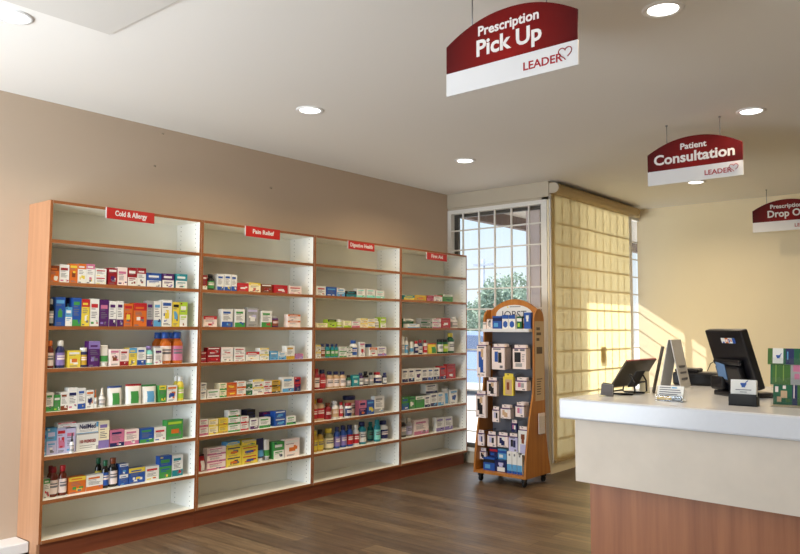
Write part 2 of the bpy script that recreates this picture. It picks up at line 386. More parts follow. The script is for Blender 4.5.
g|re,wh,bk|-0.055|3.147|0.361|0.0593|0.1146|0.07|red pouch at the left end|7|2
b2|wp,pk,pu|-0.055|3.21|0.361|0.1589|0.0512|0.055|pale pink carton, bottom of three|7|2
b2|wp,pk,pu|-0.055|3.21|0.4128|0.1589|0.0512|0.055|pale pink carton, middle of three|7|2
b2|wp,pk,pu|-0.055|3.21|0.4647|0.1589|0.0512|0.055|pale pink carton, top of three|7|2
b4|ye,or,nv|-0.055|3.375|0.361|0.1353|0.071|0.05|yellow carton with orange line, lower of two|7|2
b4|ye,or,nv|-0.055|3.375|0.4326|0.1353|0.071|0.05|yellow carton with orange line, upper of two|7|2
b3|lb,ye,bl|-0.06|3.378|0.5064|0.118|0.0327|0.06|yellow and blue carton laid on the yellow pair|7|2
b4|ye,bl,re|-0.055|3.515|0.361|0.1483|0.0643|0.045|blue and yellow carton, lower of two|7|2
b4|ye,bl,re|-0.055|3.515|0.4259|0.1483|0.0643|0.045|blue and yellow carton, upper of two|7|2
b1|ye,gr,gn|-0.06|3.518|0.4944|0.1313|0.043|0.07|olive carton laid on the blue and yellow pair|7|2
u|nv,wh,lb|-0.055|3.668|0.361|0.0697|0.1713|0.055|tall blue tube|7|2
u|wh,gr,gn|-0.055|3.741|0.361|0.0522|0.1566|0.05|tall white and green tube|7|2
b3|gn,wh,nv|-0.055|3.819|0.361|0.1033|0.13|0.06|white carton with green and navy panels|7|2
b4|wp,or,wh|-0.055|3.932|0.361|0.1522|0.138|0.045|large peach and white carton|7|2
b0|wh,re,gr|-0.03|4.233|1.641|0.1005|0.0778|0.07|white carton at the left end|2|3
b0|bl,lb,wh|-0.03|4.342|1.641|0.1175|0.0756|0.055|bright blue carton|2|3
b3|wh,lb,re|-0.03|4.468|1.641|0.0942|0.0714|0.05|white and pale blue carton|2|3
b3|bk,te,gr|-0.03|4.58|1.641|0.122|0.051|0.06|low black and teal carton|2|3
b2|wh,tl,gn|-0.03|4.712|1.641|0.1064|0.0763|0.045|white carton with mint foot beside the black carton|2|3
b2|wh,tl,gn|-0.03|4.836|1.641|0.1096|0.0791|0.07|white carton with mint foot between its two likes|2|3
b2|wh,tl,gn|-0.03|4.963|1.641|0.1101|0.071|0.055|white carton with mint foot at the right end|2|3
b0|cr,li,gn|-0.03|4.238|1.378|0.1199|0.0352|0.05|flat pale green carton|3|3
b1|li,bk,ye|-0.03|4.363|1.378|0.0987|0.0662|0.06|olive carton|3|3
j|wh,wh,li|-0.03|4.471|1.378|0.0746|0.0674|0.06|white oval jar|3|3
b2|cr,li,gn|-0.03|4.553|1.378|0.091|0.0582|0.07|pale yellow carton|3|3
b2|wh,pk,re|-0.03|4.652|1.378|0.1008|0.0558|0.055|white and pink carton|3|3
b1|cr,ye,or|-0.03|4.76|1.378|0.093|0.0395|0.05|yellow topped cream carton, lower of two|3|3
b1|cr,ye,or|-0.03|4.76|1.4181|0.093|0.0395|0.05|yellow topped cream carton, upper of two|3|3
b2|wh,ye,gd|-0.03|4.858|1.378|0.0898|0.0384|0.06|white and yellow carton, lower of two|3|3
b2|wh,ye,gd|-0.03|4.858|1.417|0.0898|0.0384|0.06|white and yellow carton, upper of two|3|3
o|wh,wh,gr|-0.03|4.952|1.378|0.0632|0.081|0.051|white bottle with white cap|3|3
b3|li,wh,em|-0.03|5.023|1.378|0.0739|0.0938|0.07|green and white carton at the right end|3|3
b1|wh,ye,gr|-0.03|4.229|1.126|0.0564|0.053|0.055|small white and yellow carton, lower of two|4|3
b1|wh,ye,gr|-0.03|4.229|1.1796|0.0564|0.053|0.055|small white and yellow carton, upper of two|4|3
o|gr,nv,br|-0.03|4.293|1.126|0.0527|0.1156|0.042|pale bottle with navy cap|4|3
o|te,nv,gn|-0.03|4.352|1.126|0.0523|0.1148|0.042|teal bottle with navy cap beside the pale bottle|4|3
o|te,nv,gn|-0.03|4.41|1.126|0.0424|0.1141|0.034|teal bottle with navy cap between two teal bottles|4|3
o|te,nv,gn|-0.03|4.457|1.126|0.0381|0.1135|0.03|teal bottle with navy cap beside the cartons|4|3
b2|wh,gn,ye|-0.03|4.502|1.126|0.0859|0.0437|0.055|white carton with green line, lower of two|4|3
b2|wh,gn,ye|-0.03|4.502|1.1703|0.0859|0.0437|0.055|white carton with green line, upper of two|4|3
b1|wh,em,gr|-0.03|4.593|1.126|0.0654|0.0431|0.05|grey and green carton, lower of two|4|3
b1|wh,em,gr|-0.03|4.593|1.1697|0.0654|0.0431|0.05|grey and green carton, upper of two|4|3
o|wh,bl,bl|-0.03|4.661|1.126|0.0779|0.1417|0.062|white bottle with blue cap and oval label|4|3
b4|wh,re,pk|-0.03|4.752|1.126|0.0667|0.1252|0.045|tall white carton with red square|4|3
g|bl,lb,bl|-0.1|4.902|1.126|0.1186|0.1043|0.07|blue pouch standing behind|4|3
b1|wh,or,re|-0.03|4.879|1.126|0.1007|0.0757|0.055|orange and white carton|4|3
b2|wh,lp,pk|-0.03|4.988|1.126|0.117|0.08|0.05|lilac and white carton at the right end|4|3
o|dr,re,wp|-0.038|4.236|0.871|0.0586|0.1677|0.047|red capped red and white bottle|5|3
o|dr,nv,re|-0.038|4.299|0.871|0.0711|0.1576|0.057|red bottle with navy cap|5|3
o|tn,nv,wp|-0.038|4.384|0.871|0.0703|0.1393|0.056|beige bottle with navy cap beside the red bottle|5|3
o|tn,nv,wp|-0.038|4.459|0.871|0.0716|0.1362|0.057|beige bottle with navy cap between its two likes|5|3
o|tn,nv,wp|-0.038|4.538|0.871|0.068|0.133|0.054|beige bottle with navy cap beside the dark green bottle|5|3
o|em,bk,gr|-0.038|4.616|0.871|0.0494|0.0995|0.04|small dark green bottle|5|3
b4|te,wh,tl|-0.038|4.67|0.871|0.088|0.0962|0.045|teal carton|5|3
o|pu,nv,wh|-0.038|4.766|0.871|0.0615|0.1125|0.049|plum bottle with dark cap|5|3
o|bk,bk,gr|-0.038|4.832|0.871|0.0599|0.121|0.048|dark bottle with black cap|5|3
o|gr,bk,gr|-0.038|4.898|0.871|0.0608|0.1104|0.049|grey bottle with black cap|5|3
o|wh,re,nv|-0.038|4.981|0.871|0.0987|0.1061|0.079|white bottle with red cap and navy label|5|3
o|nv,nv,wh|-0.038|5.088|0.871|0.0496|0.099|0.04|navy bottle with white label at the right end|5|3
o|tn,gd,re|-0.045|4.234|0.614|0.0426|0.1754|0.034|slim tan bottle at the left end|6|3
o|tn,dr,re|-0.045|4.284|0.614|0.081|0.1779|0.065|tan bottle with red cap|6|3
o|dr,br,dr|-0.045|4.375|0.614|0.0711|0.1348|0.057|dark maroon bottle|6|3
o|wh,wh,tn|-0.045|4.455|0.614|0.0785|0.1437|0.063|white bottle with tan label|6|3
o|wp,re,re|-0.045|4.536|0.614|0.0435|0.1324|0.035|white bottle with red cap|6|3
j|tn,nv,wp|-0.1|4.682|0.614|0.1313|0.167|0.105|large tan jar with navy lid, behind|6|3
j|wh,dr,nv|-0.003|4.578|0.614|0.0686|0.1228|0.055|small white and navy jar with red lid|6|3
b3|pk,nv,or|-0.045|4.766|0.614|0.0949|0.1287|0.05|magenta and navy carton|6|3
b4|bl,ye,lb|-0.045|4.867|0.614|0.0932|0.1216|0.06|blue carton with yellow disc|6|3
b2|wh,gr,lb|-0.045|4.965|0.614|0.1309|0.1533|0.045|large pale grey carton at the right end|6|3
o|gd,ye,ye|-0.055|4.248|0.361|0.0426|0.1731|0.034|olive oil coloured bottle at the left end|7|3
o|gd,bk,ye|-0.055|4.3|0.361|0.0661|0.174|0.053|golden glass bottle|7|3
o|gl,ye,cr|-0.055|4.392|0.361|0.1019|0.1704|0.082|clear pale yellow glass bottle|7|3
o|bl,nv,lp|-0.055|4.499|0.361|0.0622|0.1776|0.05|royal blue bottle beside the clear bottle|7|3
o|bl,nv,lp|-0.055|4.572|0.361|0.0695|0.1828|0.056|royal blue bottle between two blue bottles|7|3
o|bl,nv,re|-0.055|4.651|0.361|0.0721|0.1793|0.058|royal blue bottle beside the white bottle|7|3
o|wh,wh,re|-0.055|4.729|0.361|0.0683|0.172|0.055|white bottle with red label|7|3
o|te,nv,wh|-0.055|4.806|0.361|0.0852|0.1899|0.068|teal bottle with navy cap|7|3
o|te,te,tl|-0.135|5.005|0.361|0.0618|0.166|0.049|teal bottle standing behind|7|3
o|te,te,tl|-0.055|5.007|0.361|0.0729|0.1913|0.058|plain teal bottle with teal cap|7|3
o|wh,nv,nv|-0.055|5.086|0.361|0.1048|0.1739|0.084|white bottle with navy cap and label|7|3
b3|te,ye,wh|-0.03|5.352|1.641|0.1564|0.0436|0.055|flat teal and yellow carton|2|4
b4|gd,or,ye|-0.03|5.516|1.641|0.1763|0.05|0.05|flat gold carton|2|4
b3|dr,pk,bk|-0.03|5.702|1.641|0.107|0.0536|0.06|dark and pink carton|2|4
b1|wh,re,bl|-0.03|5.817|1.641|0.1345|0.0603|0.045|white and red carton|2|4
b1|gn,wh,em|-0.03|5.961|1.641|0.1662|0.0722|0.07|green carton with white corner|2|4
b1|em,wh,te|-0.1|5.427|1.378|0.1551|0.0871|0.055|flat green carton standing behind|3|4
b2|wh,lb,gr|-0.03|5.405|1.378|0.1823|0.0373|0.05|long flat white carton|3|4
b2|gr,em,wh|-0.03|5.608|1.378|0.1731|0.0447|0.06|grey green flat carton, lower of two|3|4
b2|gr,em,wh|-0.03|5.608|1.4233|0.1731|0.0447|0.06|grey green flat carton, upper of two|3|4
b2|wh,pk,lb|-0.03|5.788|1.378|0.14|0.0458|0.045|white flat carton with pink line, lower of two|3|4
b2|wh,pk,lb|-0.03|5.788|1.4244|0.14|0.0458|0.045|white flat carton with pink line, upper of two|3|4
b4|re,wh,dr|-0.03|5.935|1.378|0.1512|0.0991|0.07|red carton with white square|3|4
o|wh,wh,gr|-0.03|6.141|1.378|0.0994|0.1117|0.079|white bottle standing alone|3|4
o|wh,wh,gr|-0.03|5.333|1.126|0.0409|0.1708|0.033|slim white bottle at the left end|4|4
o|wh,gr,lb|-0.03|5.386|1.126|0.0413|0.1649|0.033|slim white bottle, second|4|4
u|wh,wh,lb|-0.03|5.468|1.126|0.0496|0.12|0.045|short white tube|4|4
o|wh,re,nv|-0.03|5.532|1.126|0.0534|0.1259|0.043|white bottle with red cap|4|4
o|nv,dr,wh|-0.03|5.593|1.126|0.0557|0.1348|0.045|navy bottle with dark red cap|4|4
o|wh,dr,re|-0.03|5.668|1.126|0.0534|0.1341|0.043|white bottle with crimson cap and label|4|4
g|ye,gn,re|-0.03|5.747|1.126|0.1401|0.1007|0.06|yellow and green pouch|4|4
j|em,bk,wh|-0.03|5.911|1.126|0.0728|0.1387|0.058|dark green can beside the pouch|4|4
j|em,bk,li|-0.03|5.992|1.126|0.0758|0.138|0.061|dark green can beside a yellow capped bottle|4|4
o|em,ye,wh|-0.03|6.085|1.126|0.0929|0.2008|0.074|green bottle with yellow cap|4|4
b2|wh,nv,gr|-0.038|5.339|0.871|0.0878|0.1218|0.05|white and navy carton at the left end|5|4
b2|wh,nv,lb|-0.038|5.435|0.871|0.0837|0.121|0.06|white and navy carton, second|5|4
b4|wh,pu,nv|-0.038|5.528|0.871|0.1008|0.1199|0.045|white carton with plum square|5|4
b2|wh,nv,lv|-0.038|5.638|0.871|0.0843|0.116|0.07|white and navy carton, fourth|5|4
b2|wh,bl,nv|-0.038|5.73|0.871|0.0811|0.1164|0.055|white carton with blue foot|5|4
b2|wh,nv,bl|-0.038|5.819|0.871|0.0958|0.1147|0.05|white and navy carton beside the red ones|5|4
b2|re,nv,wh|-0.038|5.923|0.871|0.1012|0.1285|0.06|red carton with navy foot|5|4
b1|re,dr,wh|-0.038|6.036|0.871|0.1468|0.1437|0.045|red carton at the right end|5|4
b3|gn,bl,wh|-0.045|5.345|0.614|0.0995|0.1181|0.07|green and blue carton at the left end|6|4
b4|gn,wh,em|-0.045|5.454|0.614|0.0838|0.1151|0.055|bright green carton|6|4
b1|gn,wh,gn|-0.045|5.547|0.614|0.135|0.1129|0.05|green carton with white stripe|6|4
b2|wh,nv,gr|-0.045|5.688|0.614|0.0865|0.1099|0.06|white carton with navy foot|6|4
b2|wh,nv,lb|-0.045|5.781|0.614|0.1077|0.1245|0.045|white carton under the navy topped box|6|4
b2|wh,nv,nv|-0.05|5.713|0.7417|0.1822|0.0886|0.07|navy and white box lying on two cartons|6|4
b2|wh,lb,nv|-0.045|5.898|0.614|0.0921|0.1263|0.055|white and blue carton|6|4
g|wh,lb,gr|-0.045|5.995|0.614|0.0991|0.1737|0.05|white pouch with pale blue print|6|4
b4|wh,bl,lb|-0.045|6.101|0.614|0.1256|0.1407|0.06|white carton with blue stripe at the right end|6|4
o|bk,gr,gr|-0.055|5.364|0.361|0.079|0.1737|0.063|dark bottle at the left end|7|4
o|gr,wh,lv|-0.055|5.452|0.361|0.0775|0.1678|0.062|grey and white bottle|7|4
b2|wp,pk,lv|-0.055|5.539|0.361|0.222|0.1406|0.055|wide white carton with pink foot|7|4
b2|wh,lp,nv|-0.055|5.884|0.361|0.1297|0.1351|0.05|white and violet carton beside the gap|7|4
b2|wh,lp,pk|-0.055|6.023|0.361|0.1318|0.1278|0.06|white and violet carton at the right end|7|4
"""
RACK_HUNG = [
    ('white box with blue knee brace picture', 'k', 'wp,bl,tn', 0.543, 0.642, 0.931, 1.25, 5.715, 0.035, 2),
    ('white box with blue sock picture', 'p', 'wp,bl,bk', 0.692, 0.827, 1.005, 1.234, 5.735, 0.035, 3),
    ('white box with black back brace picture', 'q', 'wp,bk,gr', 0.913, 1.047, 1.017, 1.229, 5.735, 0.035, 2),
    ('white box with black arm sleeve picture under the sock box', 'k', 'wp,bk,tn', 0.638, 0.741, 0.764, 0.93, 5.735, 0.04, 1),
    ('yellow edged pack with a flesh toned picture', 'y', 'ye,tn,br', 0.808, 0.913, 0.778, 0.973, 5.74, 0.03, 1),
    ('white box with a small pink picture', 'p', 'wp,pk,gr', 0.935, 1.048, 0.829, 0.943, 5.74, 0.035, 2),
    ('white box with black wrist sleeve, left edge of stand', 'k', 'wp,bk,tn', 0.536, 0.644, 0.566, 0.805, 5.7, 0.035, 1),
    ('narrow white pack with a violet picture', 'p', 'wp,lv,bk', 0.694, 0.765, 0.534, 0.672, 5.735, 0.02, 1),
    ('white box with beige stocking picture', 'k', 'wp,tn,wh', 0.782, 0.884, 0.573, 0.693, 5.735, 0.03, 2),
    ('white box with pink and violet picture', 'p', 'wp,pk,lv', 0.933, 1.02, 0.597, 0.724, 5.74, 0.035, 3),
    ('white pack with mauve band picture, at the left edge', 'p', 'wp,lv,nv', 0.56, 0.626, 0.315, 0.454, 5.7, 0.02, 1),
    ('white pack with mauve band picture, second from the left edge', 'p', 'wp,lv,bk', 0.656, 0.746, 0.316, 0.449, 5.71, 0.02, 1),
    ('white pack with navy curved brace picture', 'k', 'wp,nv,wh', 0.758, 0.863, 0.322, 0.45, 5.72, 0.025, 1),
    ('small navy pack with a rose picture', 'p', 'nv,pk,wh', 0.883, 0.94, 0.46, 0.565, 5.75, 0.02, 1),
    ('grey pack with dark sitting figures picture', 'p', 'lv,bk,nv', 0.862, 0.952, 0.286, 0.448, 5.74, 0.02, 1),
    ('tall white pack with a dark haired portrait picture', 'w', 'wh,br,lv', 0.972, 1.06, 0.274, 0.52, 5.72, 0.025, 1),
    ('white pack with black foot picture, lowest on the left', 'k', 'wp,bk,tn', 0.56, 0.624, 0.189, 0.289, 5.73, 0.03, 1),
]
RACK_BASE = [
    ('red and blue carton stacked above the blue box', 'b', 'nv,re,bl', 0.633, 0.717, 0.2145, 0.292, 5.78, 0.06, 1),
    ('light blue carton stacked above the blue box', 'b', 'lb,bl,wh', 0.721, 0.812, 0.2015, 0.29, 5.78, 0.06, 1),
    ('big blue box with black photo at the base', 'b', 'bl,bk,lb', 0.605, 0.725, 0.1005, 0.214, 5.72, 0.15, 1),
    ('dark blue box with white photo at the base', 'w', 'nv,lv,wh', 0.729, 0.85, 0.1005, 0.201, 5.72, 0.15, 1),
    ('white and blue fade carton, nearest the blue boxes', 'f', 'wh,lb,bl', 0.855, 0.904, 0.1005, 0.29, 5.72, 0.05, 1),
    ('white and blue fade carton, middle of three', 'f', 'wh,lb,bl', 0.908, 0.955, 0.1005, 0.291, 5.72, 0.05, 1),
    ('white and blue fade carton, beside the yellow cap', 'f', 'wh,lb,bl', 0.959, 1.007, 0.1005, 0.288, 5.72, 0.05, 1),
]
RACK_TOP = [
    ('low white carton at the left of top ledge', 'b', 'wp,gr,wh', 0.56, 0.594, 1.3725, 1.434, 5.79, 0.04, 1),
    ('small white picture carton on top ledge', 'k', 'wp,gr,bk', 0.598, 0.656, 1.3725, 1.461, 5.8, 0.04, 1),
    ('blue pouch carton on top ledge', 'b', 'bl,nv,lb', 0.66, 0.757, 1.3725, 1.488, 5.8, 0.04, 1),
    ('white carton with one blue disc, beside the pouch', 'd', 'wh,bl,lb', 0.764, 0.829, 1.3725, 1.497, 5.8, 0.04, 1),
    ('white carton with one blue disc, beside the bottle pair', 'd', 'wh,bl,lb', 0.833, 0.899, 1.3725, 1.496, 5.8, 0.04, 1),
    ('olive green slim carton on top ledge', 'b', 'em,wh,li', 0.901, 0.949, 1.3725, 1.482, 5.83, 0.03, 1),
    ('tall bright blue bag with white bird shape', 'w', 'bl,wh,bl', 0.992, 1.058, 1.3725, 1.517, 5.8, 0.04, 1),
]
TREES = [(-5.6, 16.0, 3.05, 1.0, 'leafy tree outside, tallest crown in the middle of the grid window'), (-6.9, 17.0, 2.35, 0.9, 'lower leafy tree outside, nearest the shelving end'), (-4.6, 15.2, 2.6, 0.55, 'slim leafy tree outside, beside the pale pillar')]

# ------------------------------------------------------------------ materials
WX, YB, ZC, YW, XB = -0.287, 8.637, 2.806, 6.397, 0.931
m_beige = mat('beige_wall_paint', '#b9a590', 0.75, noise=(3, 0.02), bump=(180, 0.08))
m_cream = mat('cream_wall_paint', '#ecdfc0', 0.75, noise=(3, 0.02), bump=(180, 0.08))
m_ceil = mat('ceiling_paint', '#e6e3dd', 0.85, bump=(120, 0.08))
m_white = mat('white_paint', '#e9e8e6', 0.5)
m_trim = mat('window_trim_paint', '#bfb4a0', 0.5)
m_grille = mat('white_grille_metal', '#e6e3dc', 0.45)
m_glass = glassmat('window_glass')
m_acryl = glassmat('clear_acrylic', (0.96, 0.97, 0.97))
m_melam = mat('white_melamine', '#edebdf', 0.42)
m_edge = wood('cherry_edge_band', '#9c6034', '#814b25', 'Y', 1.0, 0.4)
m_panel = wood('cherry_laminate', '#b48562', '#a07252', 'Z', 1.0, 0.45)
m_kick = wood('cherry_kick_laminate', '#85452a', '#6d351d', 'Y', 1.0, 0.5)
m_cwood = wood('counter_wood_laminate', '#a86c45', '#8a5433', 'Z', 0.9, 0.45)
m_oak = wood('oak_veneer', '#b9782f', '#9d6020', 'Z', 1.0, 0.45)
m_dark = mat('black_plastic', '#0d0d13', 0.32)
m_black = mat('matte_black', '#0c0c0e', 0.6)
m_steel = mat('grey_steel', '#8f9093', 0.35, 1.0)

# melamine with two columns of shelf-pin holes
m_pin = mat('drilled_melamine', '#eeede6', 0.42)
t = m_pin.node_tree; tcn = t.nodes.new('ShaderNodeTexCoord'); s_ = t.nodes.new('ShaderNodeSeparateXYZ')
t.links.new(tcn.outputs['Object'], s_.inputs[0])


def mth(t, op, a, b=None):
    n = t.nodes.new('ShaderNodeMath'); n.operation = op
    for i, v in enumerate((a, b)):
        if v is None: continue
        if isinstance(v, (int, float)): n.inputs[i].default_value = v
        else: t.links.new(v, n.inputs[i])
    return n.outputs[0]


fz = mth(t, 'ABSOLUTE', mth(t, 'MULTIPLY', mth(t, 'SUBTRACT', mth(t, 'FRACT', mth(t, 'DIVIDE', s_.outputs['Z'], 0.032)), 0.5), 0.032))
hole = None
for xh in (-0.05, -0.23):
    dx = mth(t, 'ABSOLUTE', mth(t, 'SUBTRACT', s_.outputs['X'], xh))
    d = mth(t, 'SQRT', mth(t, 'ADD', mth(t, 'MULTIPLY', dx, dx), mth(t, 'MULTIPLY', fz, fz)))
    h_ = mth(t, 'LESS_THAN', d, 0.0035)
    hole = h_ if hole is None else mth(t, 'MAXIMUM', hole, h_)
mx = t.nodes.new('ShaderNodeMix'); mx.data_type = 'RGBA'
mx.inputs['A'].default_value = (*lin('#eeede6'), 1); mx.inputs['B'].default_value = (*lin('#5a5750'), 1)
t.links.new(hole, mx.inputs['Factor']); t.links.new(mx.outputs['Result'], t.nodes['Principled BSDF'].inputs['Base Color'])

# wood-look plank floor, boards along x
m_floor = mat('wood_plank_tile', '#6f5c48', 0.34); t = m_floor.node_tree; b = t.nodes['Principled BSDF']
tcn = t.nodes.new('ShaderNodeTexCoord')
br = t.nodes.new('ShaderNodeTexBrick'); t.links.new(tcn.outputs['Object'], br.inputs['Vector'])
br.offset = 0.37; br.inputs['Scale'].default_value = 1.0; br.inputs['Brick Width'].default_value = 1.2; br.inputs['Row Height'].default_value = 0.15
br.inputs['Mortar Size'].default_value = 0.002; br.inputs['Mortar Smooth'].default_value = 0.1; br.inputs['Bias'].default_value = 0.0
br.inputs['Color1'].default_value = (*lin('#7d6a54'), 1); br.inputs['Color2'].default_value = (*lin('#54453a'), 1); br.inputs['Mortar'].default_value = (*lin('#3f342a'), 1)
mp = t.nodes.new('ShaderNodeMapping'); mp.inputs['Scale'].default_value = (1.6, 30, 1); t.links.new(tcn.outputs['Object'], mp.inputs['Vector'])
n = t.nodes.new('ShaderNodeTexNoise'); n.inputs['Scale'].default_value = 1.0; n.inputs['Detail'].default_value = 8; n.inputs['Roughness'].default_value = 0.65
t.links.new(mp.outputs[0], n.inputs['Vector'])
r = t.nodes.new('ShaderNodeValToRGB'); r.color_ramp.elements[0].position = 0.3; r.color_ramp.elements[1].position = 0.72
r.color_ramp.elements[0].color = (0.30, 0.28, 0.26, 1); r.color_ramp.elements[1].color = (1.45, 1.4, 1.32, 1)
t.links.new(n.outputs['Fac'], r.inputs[0])
mx = t.nodes.new('ShaderNodeMix'); mx.data_type = 'RGBA'; mx.blend_type = 'MULTIPLY'; mx.inputs['Factor'].default_value = 1.0
t.links.new(br.outputs['Color'], mx.inputs['A']); t.links.new(r.outputs[0], mx.inputs['B']); t.links.new(mx.outputs['Result'], b.inputs['Base Color'])
rr_ = t.nodes.new('ShaderNodeMapRange'); rr_.inputs['To Min'].default_value = 0.28; rr_.inputs['To Max'].default_value = 0.5
t.links.new(n.outputs['Fac'], rr_.inputs['Value']); t.links.new(rr_.outputs[0], b.inputs['Roughness'])

# quartz top and speckled cream laminate of the counter
m_quartz = mat('white_quartz', '#cfd1d6', 0.22, noise=(60, 0.03))
m_lamin = mat('cream_stone_laminate', '#d3c7b7', 0.55, noise=(11, 0.09))

# roller-shade fabric: thin woven cloth that lets daylight through
m_blind = bpy.data.materials.new('woven_shade_fabric'); m_blind.use_nodes = True; t = m_blind.node_tree; t.nodes.clear()
o_ = t.nodes.new('ShaderNodeOutputMaterial'); df = t.nodes.new('ShaderNodeBsdfDiffuse'); tl = t.nodes.new('ShaderNodeBsdfTranslucent'); tr = t.nodes.new('ShaderNodeBsdfTransparent')
tcn = t.nodes.new('ShaderNodeTexCoord'); n = t.nodes.new('ShaderNodeTexNoise'); n.inputs['Scale'].default_value = 90
mp = t.nodes.new('ShaderNodeMapping'); mp.inputs['Scale'].default_value = (1, 1, 0.15); t.links.new(tcn.outputs['Object'], mp.inputs[0]); t.links.new(mp.outputs[0], n.inputs['Vector'])
cr = t.nodes.new('ShaderNodeValToRGB'); cr.color_ramp.elements[0].color = (0.87, 0.78, 0.53, 1); cr.color_ramp.elements[1].color = (0.97, 0.90, 0.70, 1)
t.links.new(n.outputs['Fac'], cr.inputs[0]); t.links.new(cr.outputs[0], df.inputs[0]); t.links.new(cr.outputs[0], tl.inputs[0])
m1 = t.nodes.new('ShaderNodeMixShader'); m1.inputs[0].default_value = 0.85; t.links.new(df.outputs[0], m1.inputs[1]); t.links.new(tl.outputs[0], m1.inputs[2])
m2 = t.nodes.new('ShaderNodeMixShader'); m2.inputs[0].default_value = 0.0; tr.inputs[0].default_value = (1, 0.9, 0.6, 1)
t.links.new(m1.outputs[0], m2.inputs[1]); t.links.new(tr.outputs[0], m2.inputs[2]); t.links.new(m2.outputs[0], o_.inputs[0])
m_cass = mat('shade_cassette_fabric', '#b39a6c', 0.6, noise=(60, 0.05))

# ------------------------------------------------------------------ room shell
XR, YF = 6.6, -1.1
struct('floor', B(WX - 0.12, XR, YF, YB + 0.12, -0.1, 0.0), m_floor)
struct('ceiling', B(WX - 0.12, XR, YF, YB + 0.12, ZC, ZC + 0.12), m_ceil)
struct('wall_left', B(WX - 0.12, WX, YF, YW + 0.06, 0, ZC), m_beige)
struct('wall_back', B(XB - 0.05, XR, YB, YB + 0.12, 0, ZC), m_cream)
struct('wall_right', B(XR, XR + 0.12, YF, YB + 0.12, 0, ZC), m_cream)
bm = bmesh.new()                                                            # shop front behind the camera, three glazed openings
box(bm, WX, XR, YF - 0.12, YF, 0, 0.3); box(bm, WX, XR, YF - 0.12, YF, 2.6, ZC)
for x0, x1 in ((WX, -0.1), (1.6, 1.75), (3.4, 3.55), (5.2, XR)):
    box(bm, x0, x1, YF - 0.12, YF, 0.3, 2.6)
struct('wall_front', bm, m_beige)
for i, (x0, x1) in enumerate(((-0.1, 1.6), (1.75, 3.4), (3.55, 5.2))):
    struct('window_%d' % (i + 3), B(x0, x1, YF - 0.07, YF - 0.06, 0.3, 2.6), m_glass)
# end wall with the grid window
bm = bmesh.new()
box(bm, WX, XB, YW, YW + 0.10, 2.63, ZC); box(bm, WX, XB - 0.03, YW, YW + 0.10, 0, 0.12)
struct('wall_window', bm, m_trim)
struct('trim_1', B(WX, XB, YW - 0.014, YW - 0.0005, 2.655, ZC), m_trim)          # header board
# window_1: frame, pane, square grille
wf = bmesh.new()
box(wf, WX, WX + 0.045, YW - 0.01, YW + 0.10, 0.12, 2.63); box(wf, 0.842, 0.905, YW - 0.012, YW + 0.10, 0.0, 2.63)
box(wf, WX + 0.045, 0.842, YW - 0.01, YW + 0.10, 2.59, 2.63); box(wf, WX + 0.045, 0.842, YW - 0.02, YW + 0.10, 0.12, 0.145)
win1 = struct('window_1', wf, m_grille)
link('sash', (lambda b_: [box(b_, a0, a1, YW + 0.055, YW + 0.095, z0, z1) for a0, a1, z0, z1 in ((-0.242, -0.196, 0.146, 2.589), (0.80, 0.841, 0.146, 2.589), (-0.196, 0.80, 2.555, 2.589), (-0.196, 0.80, 0.146, 0.19))] and b_)(bmesh.new()), mat('dark_window_sash', '#4a463f', 0.5), win1)
link('pane', B(-0.196, 0.80, YW + 0.07, YW + 0.076, 0.19, 2.555), m_glass, win1)
g = bmesh.new()
for x in (-0.092, 0.108, 0.303, 0.501, 0.702):
    box(g, x - 0.0075, x + 0.0075, YW - 0.004, YW + 0.012, 0.145, 2.59)
for k in range(12):
    z = 2.407 - 0.2085 * k
    if z > 0.16: box(g, WX + 0.045, 0.842, YW - 0.006, YW + 0.010, z - 0.007, z + 0.007)
link('grille', g, m_grille, win1)
# wall with the shaded window (runs from the corner post to the back wall)
bm = bmesh.new()
box(bm, XB - 0.08, XB - 0.008, YW + 0.0, 6.47, 0, ZC)
box(bm, XB - 0.08, XB - 0.008, 6.47, YB, 0, 0.14); box(bm, XB - 0.08, XB - 0.008, 6.47, YB, 2.70, ZC)
struct('wall_side', bm, m_cream)
g = bmesh.new()
for y0_, y1_ in ((6.47, 6.50), (8.40, 8.410)):
    box(g, XB - 0.075, XB - 0.02, y0_, y1_, 0.14, 2.70)
box(g, XB - 0.075, XB - 0.02, 6.5, YB - .001, 2.665, 2.70); box(g, XB - 0.075, XB - 0.02, 6.5, YB - .001, 0.14, 0.17)
win2 = struct('window_2', g, m_grille)
link('pane', B(XB - 0.066, XB - 0.060, 6.5, YB - .001, 0.17, 2.665), m_glass, win2)
g = bmesh.new()
for y in (6.650, 6.835, 7.02, 7.20, 7.398, 7.58, 7.76, 7.945, 8.12, 8.30):
    box(g, XB - 0.012, XB - 0.001, y - 0.006, y + 0.006, 0.17, 2.665)
for k in range(12):
    z = 2.407 - 0.2085 * k
    if z > 0.18: box(g, XB - 0.011, XB - 0.0015, 6.5, 8.27, z - 0.007, z + 0.007); box(g, XB - 0.058, XB - 0.050, 8.27, YB - .001, z - 0.007, z + 0.007)
link('grille', g, m_grille, win2)
link('latch_plate', B(XB - .05, XB - .012, 7.475, 7.60, 1.01, 1.19), m_grille, win2)
